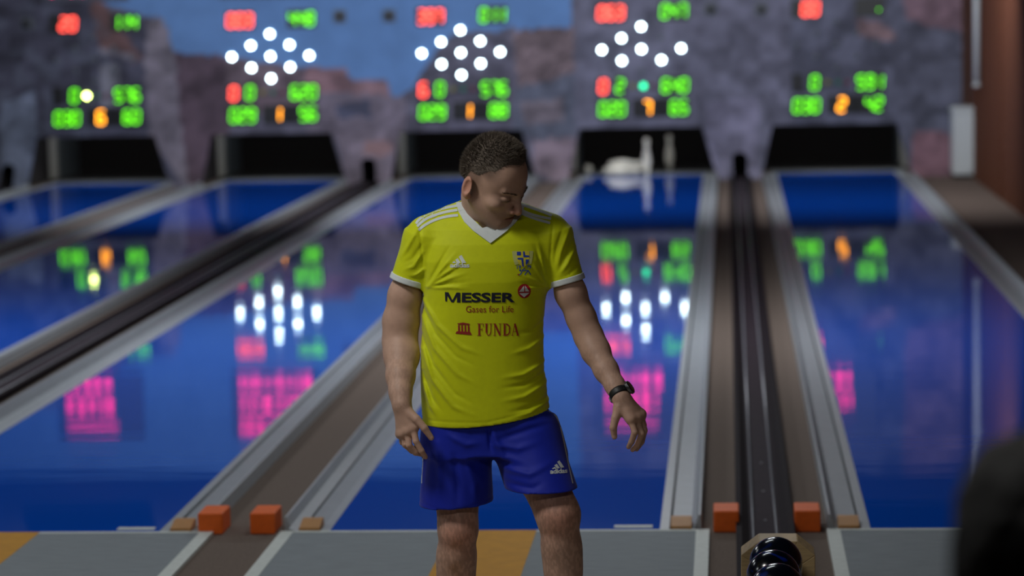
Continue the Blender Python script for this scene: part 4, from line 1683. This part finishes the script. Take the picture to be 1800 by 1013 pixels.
# FUNDA in condensed serif strokes
FU = {
    'F': [([(.17, 0), (.17, 1)], .15), ([(.0, .02), (.34, .02)], .045), ([(.0, .98), (.52, .98)], .045), ([(.50, .98), (.50, .74)], .05), ([(.2, .51), (.40, .51)], .05), ([(.39, .63), (.39, .39)], .045)],
    'U': [([(.15, 1), (.15, .26)], .15), (curve3((.13, .30), (.32, .02), (.50, .30), 8), .075), ([(.50, 1), (.50, .26)], .06), ([(.0, .98), (.30, .98)], .045), ([(.38, .98), (.62, .98)], .045)],
    'N': [([(.11, 0), (.11, 1)], .055), ([(.11, .98), (.54, .02)], .15), ([(.54, 0), (.54, 1)], .055), ([(.0, .98), (.2, .98)], .045), ([(.42, .98), (.66, .98)], .045), ([(.0, .02), (.22, .02)], .045)],
    'D': [([(.16, 0), (.16, 1)], .15), ([(.0, .98), (.3, .98)], .045), ([(.0, .02), (.3, .02)], .045), (curve3((.28, .97), (.52, .80), (.54, .5), 6), .10), (curve3((.54, .5), (.52, .20), (.28, .03), 6), .10)],
    'A': [([(.07, 0), (.30, 1)], .055), ([(.28, 1), (.53, 0)], .15), ([(.16, .33), (.42, .33)], .045), ([(.0, .02), (.17, .02)], .045), ([(.40, .02), (.64, .02)], .045)]}
adv = {'F': .60, 'U': .70, 'N': .74, 'D': .70, 'A': .66}
tot = sum(adv[c] for c in 'FUNDA') - .04
sx_ = (912.4 - 838.6) / tot
cur = 0
for ch in 'FUNDA':
    pol = []
    for pts, wd in FU[ch]:
        q = [(838.6 + (cur + x) * sx_, 590.3 - y * 21.2) for x, y in pts]
        horiz = abs(q[-1][0] - q[0][0]) > abs(q[-1][1] - q[0][1])
        pol += stroke(q, wd * 21)
    decal('serif_letter', pol, 'print_red', shirt, shirt_bvh)
    cur += adv[ch]
for q in ([(133, 838), (190, 828), (262, 842), (250, 852), (145, 850)],):
    decal('temple_roof', [C4(q)], 'print_red', shirt, shirt_bvh)
for i, x in enumerate((141, 172, 204, 236)):
    decal('temple_column', [C4([(x, 854), (x + 17, 854), (x + 19, 922), (x + 1, 920)])], 'print_red', shirt, shirt_bvh)
decal('temple_base', [C4([(128, 914), (264, 922), (278, 952), (116, 938)])], 'print_red', shirt, shirt_bvh)
# crest
decal('crest_wing', [C4([(676, 124), (722, 120), (724, 200), (742, 252), (704, 258), (684, 190)])], 'print_pale', shirt, shirt_bvh, off=.0012)
decal('crest_wing', [C4([(843, 118), (886, 122), (880, 190), (866, 250), (832, 252), (848, 190)])], 'print_pale', shirt, shirt_bvh, off=.0012)
decal('crest_shield', [C4([(718, 122), (846, 120), (848, 190), (830, 248), (790, 286), (744, 250), (722, 200)])], 'print_yellow', shirt, shirt_bvh, off=.0018)
for q in ([(722, 127), (762, 127), (763, 162), (724, 163)], [(784, 125), (800, 125), (803, 162), (846, 165), (846, 181), (788, 181)],
          [(728, 188), (786, 188), (792, 283), (776, 268), (768, 206), (733, 205)], [(810, 205), (844, 205), (832, 240), (812, 264)]):
    decal('crest_quarter', [C4(q)], 'print_blue', shirt, shirt_bvh, off=.0026)
text_decal('crest_year', '19', (908.5, 466.5, 915.5, 473), 'print_blue', shirt, shirt_bvh, bold=.02)
text_decal('crest_year', '79', (926.5, 466.5, 933.8, 473), 'print_blue', shirt, shirt_bvh, bold=.02)
fig = []
for pts in ([(748, 358), (764, 344), (784, 300), (806, 296)], [(776, 316), (836, 313), (860, 356)], [(836, 313), (816, 338), (800, 358)]):
    fig += stroke(C4(pts), 1.7)
fig.append([(780 + (756 + 10 * math.cos(i * .6283)) / 5.628, 420 + (312 + 10 * math.sin(i * .6283)) / 5.628) for i in range(10)])
decal('crest_player', fig, 'print_blue', shirt, shirt_bvh)
decal('crest_ball', [[(780 + (738 + 8 * math.cos(i * .6283)) / 5.628, 420 + (355 + 8 * math.sin(i * .6283)) / 5.628) for i in range(10)]], 'print_crimson', shirt, shirt_bvh)
# shoulder stripes
for a, b_, c in (((233, 207), (310, 145), (468, 103)), ((240, 223), (325, 163), (470, 128)), ((247, 244), (345, 184), (474, 158)),
                 ((828, 94), (920, 124), (1013, 160)), ((832, 124), (905, 156), (1009, 178)), ((836, 145), (905, 174), (1003, 203))):
    decal('shoulder_stripe', stroke(C8(curve3(a, b_, c, 10)), 4.6), 'shirt_white', shirt, shirt_bvh, off=.0018)
# collar band (flat V)
co = [(801, 352), (806, 372), (816, 390), (832, 406), (862, 428), (890, 407), (906, 392), (917, 378), (922, 362)]
ci = [(814, 350), (818, 368), (827, 382), (842, 396), (861, 413), (881, 398), (894, 386), (904, 374), (909, 360)]
cp = []
for i in range(len(co) - 1):
    cp.append([co[i], co[i + 1], ci[i + 1], ci[i]])
decal('collar', cp, 'shirt_white', shirt, shirt_bvh, off=.0035, step=4.0, solid=.004)['label'] = 'white V collar'
decal('collar_overlap', [[(846, 402), (860, 414), (889, 397), (880, 392)]], 'shirt_white', shirt, shirt_bvh, off=-.006, step=4.0, solid=.003)

# ---- shorts
PF = Field(steps(P(722, 800)[0], (P(1024, 800)[0], .0036)), steps(ymid - .30, (ymid + .20, .0040)), steps(float(P(860, 905)[2]), (float(P(860, 690)[2]), .0036)))
PF.put(section_fn([(690, 754, 948, .100, .0), (712, 750, 955, .108, .0), (736, 746, 976, .118, .0), (760, 744, 985, .122, .0), (782, 742, 990, .124, .0), (790, 742, 992, .124, -.002)], 2.4, lambda lx: loc2(860, 792)[1] - .4 * 0 + 0 * lx), *BIG)
lgR = (P(803, 750, .0), P(802.5, 884, -.02))
lgL = (P(918, 755, .0), P(951, 857, -.09))
capcone(PF, lgR[0], lgR[1], .098, .112, .03, depth=1.0, tilt=A3(0, 0, -1) + _rt * .06)
capcone(PF, lgL[0], lgL[1], .102, .104, .03, depth=1.0, tilt=A3(0, 0, -1.0) + _rt * .02 )
folds(PF, [([(865, 745), (885, 790), (930, 800)], .0045, .009), ([(870, 770), (910, 775), (960, 760)], .0040, .009), ([(880, 760), (930, 745), (975, 735)], -.0035, .009),
           ([(885, 810), (930, 815), (985, 790)], .0045, .009), ([(895, 835), (935, 838), (960, 825)], -.0035, .008), ([(790, 755), (820, 770), (855, 765)], .0035, .009),
           ([(770, 770), (775, 820), (772, 880)], .0045, .011), ([(820, 800), (835, 840), (838, 885)], .0045, .011), ([(800, 790), (806, 840), (805, 890)], -.0040, .010), ([(752, 780), (748, 830), (745, 880)], -.0035, .009),
           ([(860, 742), (862, 765), (864, 790)], -.0060, .006), ([(738, 876), (795, 886), (868, 866)], -.0010, .003), ([(895, 850), (950, 852), (1008, 848)], -.0010, .003)])
shorts_solid = PF.mesh('shorts_solid')
relax(shorts_solid, 1)
s_v = verts_of(shorts_solid)
shorts_bvh = BVHTree.FromPolygons([tuple(v) for v in s_v], [tuple(p.vertices) for p in shorts_solid.polygons])
capcone(PF, lgR[0] * .3 + lgR[1] * .7, lgR[1] + (lgR[1] - lgR[0]) * .08, .092, .097, 0, 'sub')
capcone(PF, lgL[0] * .3 + lgL[1] * .7, lgL[1] + (lgL[1] - lgL[0]) * .08, .086, .089, 0, 'sub')
shorts_me = PF.mesh('shorts')
del PF
relax(shorts_me, 1)
shorts = put_part('shorts', shorts_me, 'shorts_blue')
shorts['label'] = 'royal blue sports shorts with white piping'
C3 = lambda pts: crop_pts(pts, 700, 690, 3.136)
for q in ([(847, 421), (862, 411), (873, 419), (852, 423)], [(860, 403), (874, 394), (891, 417), (877, 420)], [(876, 383), (889, 375), (915, 413), (896, 416)]):
    decal('logo_bar', [C3(q)], 'shirt_white', shorts, shorts_bvh)
text_decal('printed_name', 'adidas', (967, 824, 997.4, 832.5), 'shirt_white', shorts, shorts_bvh, bold=.03, rot=-.06, space=.95)
decal('side_piping', stroke([(975, 722), (984, 745), (991, 775), (999, 815), (1007, 850)], 1.8), 'shirt_white', shorts, shorts_bvh)
decal('side_piping', stroke([(745, 790), (742, 820), (741, 850)], 1.2), 'shirt_white', shorts, shorts_bvh)

# ---- watch
wc = P(1089.5, 693, -.176)
ax = P(1091, 698, -.183) - P(1081, 678, -.155)
ax /= np.linalg.norm(ax)
side = _rt * .86 + _up * .22 - _fh * .42
side -= ax * (side @ ax)
side /= np.linalg.norm(side)
oth = np.cross(ax, side)
watch = empty('watch', tuple(wc - np.array(man.location)))
watch.parent = man
watch['label'] = 'black wrist watch with round dark face'
RM = Matrix((tuple(side), tuple(oth), tuple(ax))).transposed().to_4x4()


def wpart(mb, name, material, smooth_=False, bevel=0.0):
    o = mb.build(name, material, watch, smooth_, bevel)
    o.matrix_local = RM
    return o


mb = MB()
n = 40
prof = [(.0270, -.0105), (.0305, -.0105), (.0315, -.006), (.0315, .006), (.0305, .0105), (.0270, .0105)]
for i in range(n):
    t = 2 * math.pi * i / n
    for r, z in prof:
        mb.v.append((r * math.cos(t), r * math.sin(t), z))
for i in range(n):
    for j in range(6):
        j2 = (j + 1) % 6
        i2 = (i + 1) % n
        mb.f.append((i * 6 + j, i2 * 6 + j, i2 * 6 + j2, i * 6 + j2))
wpart(mb, 'strap', 'watch_black', True)
q = MB().lathe([(.019, .0), (.0215, .002), (.0215, .009), (.019, .0115)], 28).build('case', 'watch_metal', watch, False, .001)
TM = Matrix((tuple(oth), tuple(ax), tuple(side))).transposed().to_4x4()
q.matrix_local = Matrix.Translation(Vector(side * .0295)) @ TM
q = MB().lathe([(.0175, .0), (.0175, .0006)], 28).build('dial', 'watch_glass', watch)
q.matrix_local = Matrix.Translation(Vector(side * .0412)) @ TM
q = MB().box(-.004, .004, -.0025, .0025, 0, .004).build('crown_button', 'watch_metal', watch, False, .001)
q.matrix_local = Matrix.Translation(Vector(side * .035 - oth * .0225)) @ TM
q = MB().box(-.006, .006, -.008, .008, 0, .004).build('buckle', 'watch_metal', watch, False, .001)
q.matrix_local = Matrix.Translation(Vector(-side * .0312)) @ Matrix((tuple(oth), tuple(ax), tuple(-side))).transposed().to_4x4()

# ---- shoes and socks
for f0, ank in ((fR, ankR), (fL, ankL)):
    tow = -_fh * .96 + _rt * (.28 if f0 is fL else -.18)
    tow /= np.linalg.norm(tow)
    lo, hi = f0 - .26, f0 + .26
    KF = Field(steps(lo[0], (hi[0], .006)), steps(lo[1], (hi[1], .006)), steps(-.006, (.16, .005)))
    KF.chain([f0 - tow * .045 + A3(0, 0, .045), f0 + tow * .06 + A3(0, 0, .045), f0 + tow * .16 + A3(0, 0, .034)], [.040, .044, .036], .02)
    KF.cone(f0 + A3(0, 0, .06), f0 + A3(0, 0, .10), .042, .044, .03)
    KF.put(lambda X, Y, Z: (FLOOR_Z + .002 - Z) + 0 * X + 0 * Y, *BIG, 0, 'and')
    KF.cone(f0 + A3(0, 0, .09), f0 + A3(0, 0, .15), .036, .040, 0, 'sub')
    km = KF.mesh('shoe')
    relax(km, 1)
    sh = put_part('shoe', km, 'shoe_white')
    mb = MB()
    ring = []
    nrmv = np.cross(tow, _up)
    for i in range(24):
        t = 2 * math.pi * i / 24
        c, s = math.cos(t), math.sin(t)
        p = f0 + tow * (.058 + .142 * c) + nrmv * (.046 * s * (1 - .15 * c * c + .05 * c))
        ring.append((p[0], p[1]))
    mb.prism(ring, 'z', FLOOR_Z, FLOOR_Z + .022)
    so = mb.build('sole', 'shoe_sole')
    so.parent = sh
    mb = MB().tube([tuple(ank + A3(0, 0, -.02)), tuple(ank + A3(0, 0, .07))], [.040, .0415], 20)
    me_ = mb.mesh('sock')
    put_part('sock', me_, 'sock_white').data.shade_smooth()
for m_ in (shirt_solid, shorts_solid):
    bpy.data.meshes.remove(m_)

#@@SPECTATOR
# ------------------------------------------------------------------ the spectator close to the camera, lower right corner
SD = 2.75
sp = P(1822, 900, 0, SD)
st = float(P(1822, 764, 0, SD)[2])
who = empty('person', (float(sp[0]), float(sp[1]), 0), 'dark-haired onlooker in black, cut off at the lower right corner', 'person')
q0 = A3(sp[0], sp[1], 0)
ht = st
lo, hi = q0 + A3(-.36, -.26, -.01), q0 + A3(.36, .30, ht + .03)
GF = Field(steps(lo[0], (hi[0], .009)), steps(lo[1], (hi[1], .009)), steps(lo[2], (ht - .40, .012), (hi[2], .006)))
hz = ht - .125
GF.ell(q0 + A3(0, 0, hz + .012), (.080, .100, .105))
GF.ell(q0 + A3(0, .035, hz - .06), (.058, .060, .075), k=.03)
GF.cone(q0 + A3(0, .105, hz - .02), q0 + A3(0, .112, hz - .045), .011, .014, .012)
for s in (-1, 1):
    GF.ell(q0 + A3(s * .083, .0, hz - .02), (.010, .02, .033), k=.006)
GF.cone(q0 + A3(0, -.02, ht - .36), q0 + A3(0, -.005, hz - .06), .062, .058, .03)
GF.cone(q0 + A3(-.15, -.02, ht - .36), q0 + A3(.15, -.02, ht - .36), .062, .062, .06)
GF.ell(q0 + A3(0, -.01, ht - .55), (.165, .11, .22), k=.06)
GF.ell(q0 + A3(0, -.01, ht - .85), (.155, .115, .18), k=.06)
for s in (-1, 1):
    sh_, el_, wr_ = q0 + A3(s * .195, -.02, ht - .37), q0 + A3(s * .24, -.03, ht - .68), q0 + A3(s * .17, .17, ht - .80)
    GF.chain([sh_, el_, wr_], [.055, .043, .030], .03)
    GF.chain([wr_, q0 + A3(s * .12, .225, ht - .79)], [.030, .026], .015)
    for j in range(4):
        b0 = q0 + A3(s * .11 - s * .006 * j, .235, ht - .765 - .016 * j)
        GF.chain([b0, b0 + A3(-s * .035, .012, .0), b0 + A3(-s * .060, -.005, -.004)], [.010, .0095, .008], .004)
    GF.chain([q0 + A3(s * .135, .20, ht - .765), q0 + A3(s * .11, .215, ht - .735), q0 + A3(s * .085, .225, ht - .725)], [.014, .012, .010], .006)
    GF.chain([q0 + A3(s * .09, 0, ht - .92), q0 + A3(s * .105, .01, .50), q0 + A3(s * .11, -.02, .09)], [.095, .062, .042], .03)
    GF.chain([q0 + A3(s * .11, -.03, .045), q0 + A3(s * .125, .16, .038)], [.044, .036], .02)
GF.put(lambda X, Y, Z: (.001 - Z) + 0 * X + 0 * Y, *BIG, 0, 'and')
gm = GF.mesh('body')
del GF
relax(gm, 1)
Vg = verts_of(gm)
lc = Vg - q0
cg = np.zeros((len(Vg), 3))
cg[:] = srgb(16, 17, 19)
skin_ = ((lc[:, 2] > ht - .30) & (lc[:, 1] > .02)) | ((lc[:, 1] > .18) & (lc[:, 2] > ht - .9))
cg[skin_] = srgb(170, 126, 100)
cag = gm.color_attributes.new('Col', 'FLOAT_COLOR', 'POINT')
cag.data.foreach_set('color', np.concatenate([cg, np.ones((len(cg), 1))], 1).astype(np.float32).ravel())
mat('onlooker_body', (.02, .02, .02), 0.85, attr='Col', vary=0.05, scale=40, spec=0.2)
put_part('body', gm, 'onlooker_body', who)
lo, hi = q0 + A3(-.14, -.16, ht - .30), q0 + A3(.14, .16, ht + .04)
GH = Field(steps(lo[0], (hi[0], .0045)), steps(lo[1], (hi[1], .0045)), steps(lo[2], (hi[2], .0045)))


def gh(X, Y, Z):
    x, y, z = X - q0[0], Y - q0[1], Z - hz - .012
    k0 = np.sqrt((x / .080) ** 2 + (y / .100) ** 2 + (z / .105) ** 2)
    d = (k0 - 1) * .09
    cut = z + .075 + .0 * x - smooth(-.02, .05, y) * .125
    th = -.008 + .020 * smooth(-.02, .03, cut)
    return d - th - (vnoise(x * 60 + z * 20, y * 60 + z * 35, 21) - .5) * .008


GH.put(gh, lo, hi)
hm_ = GH.mesh('hair')
relax(hm_, 1)
put_part('hair', hm_, 'hair_black', who)['label'] = 'short black hair'
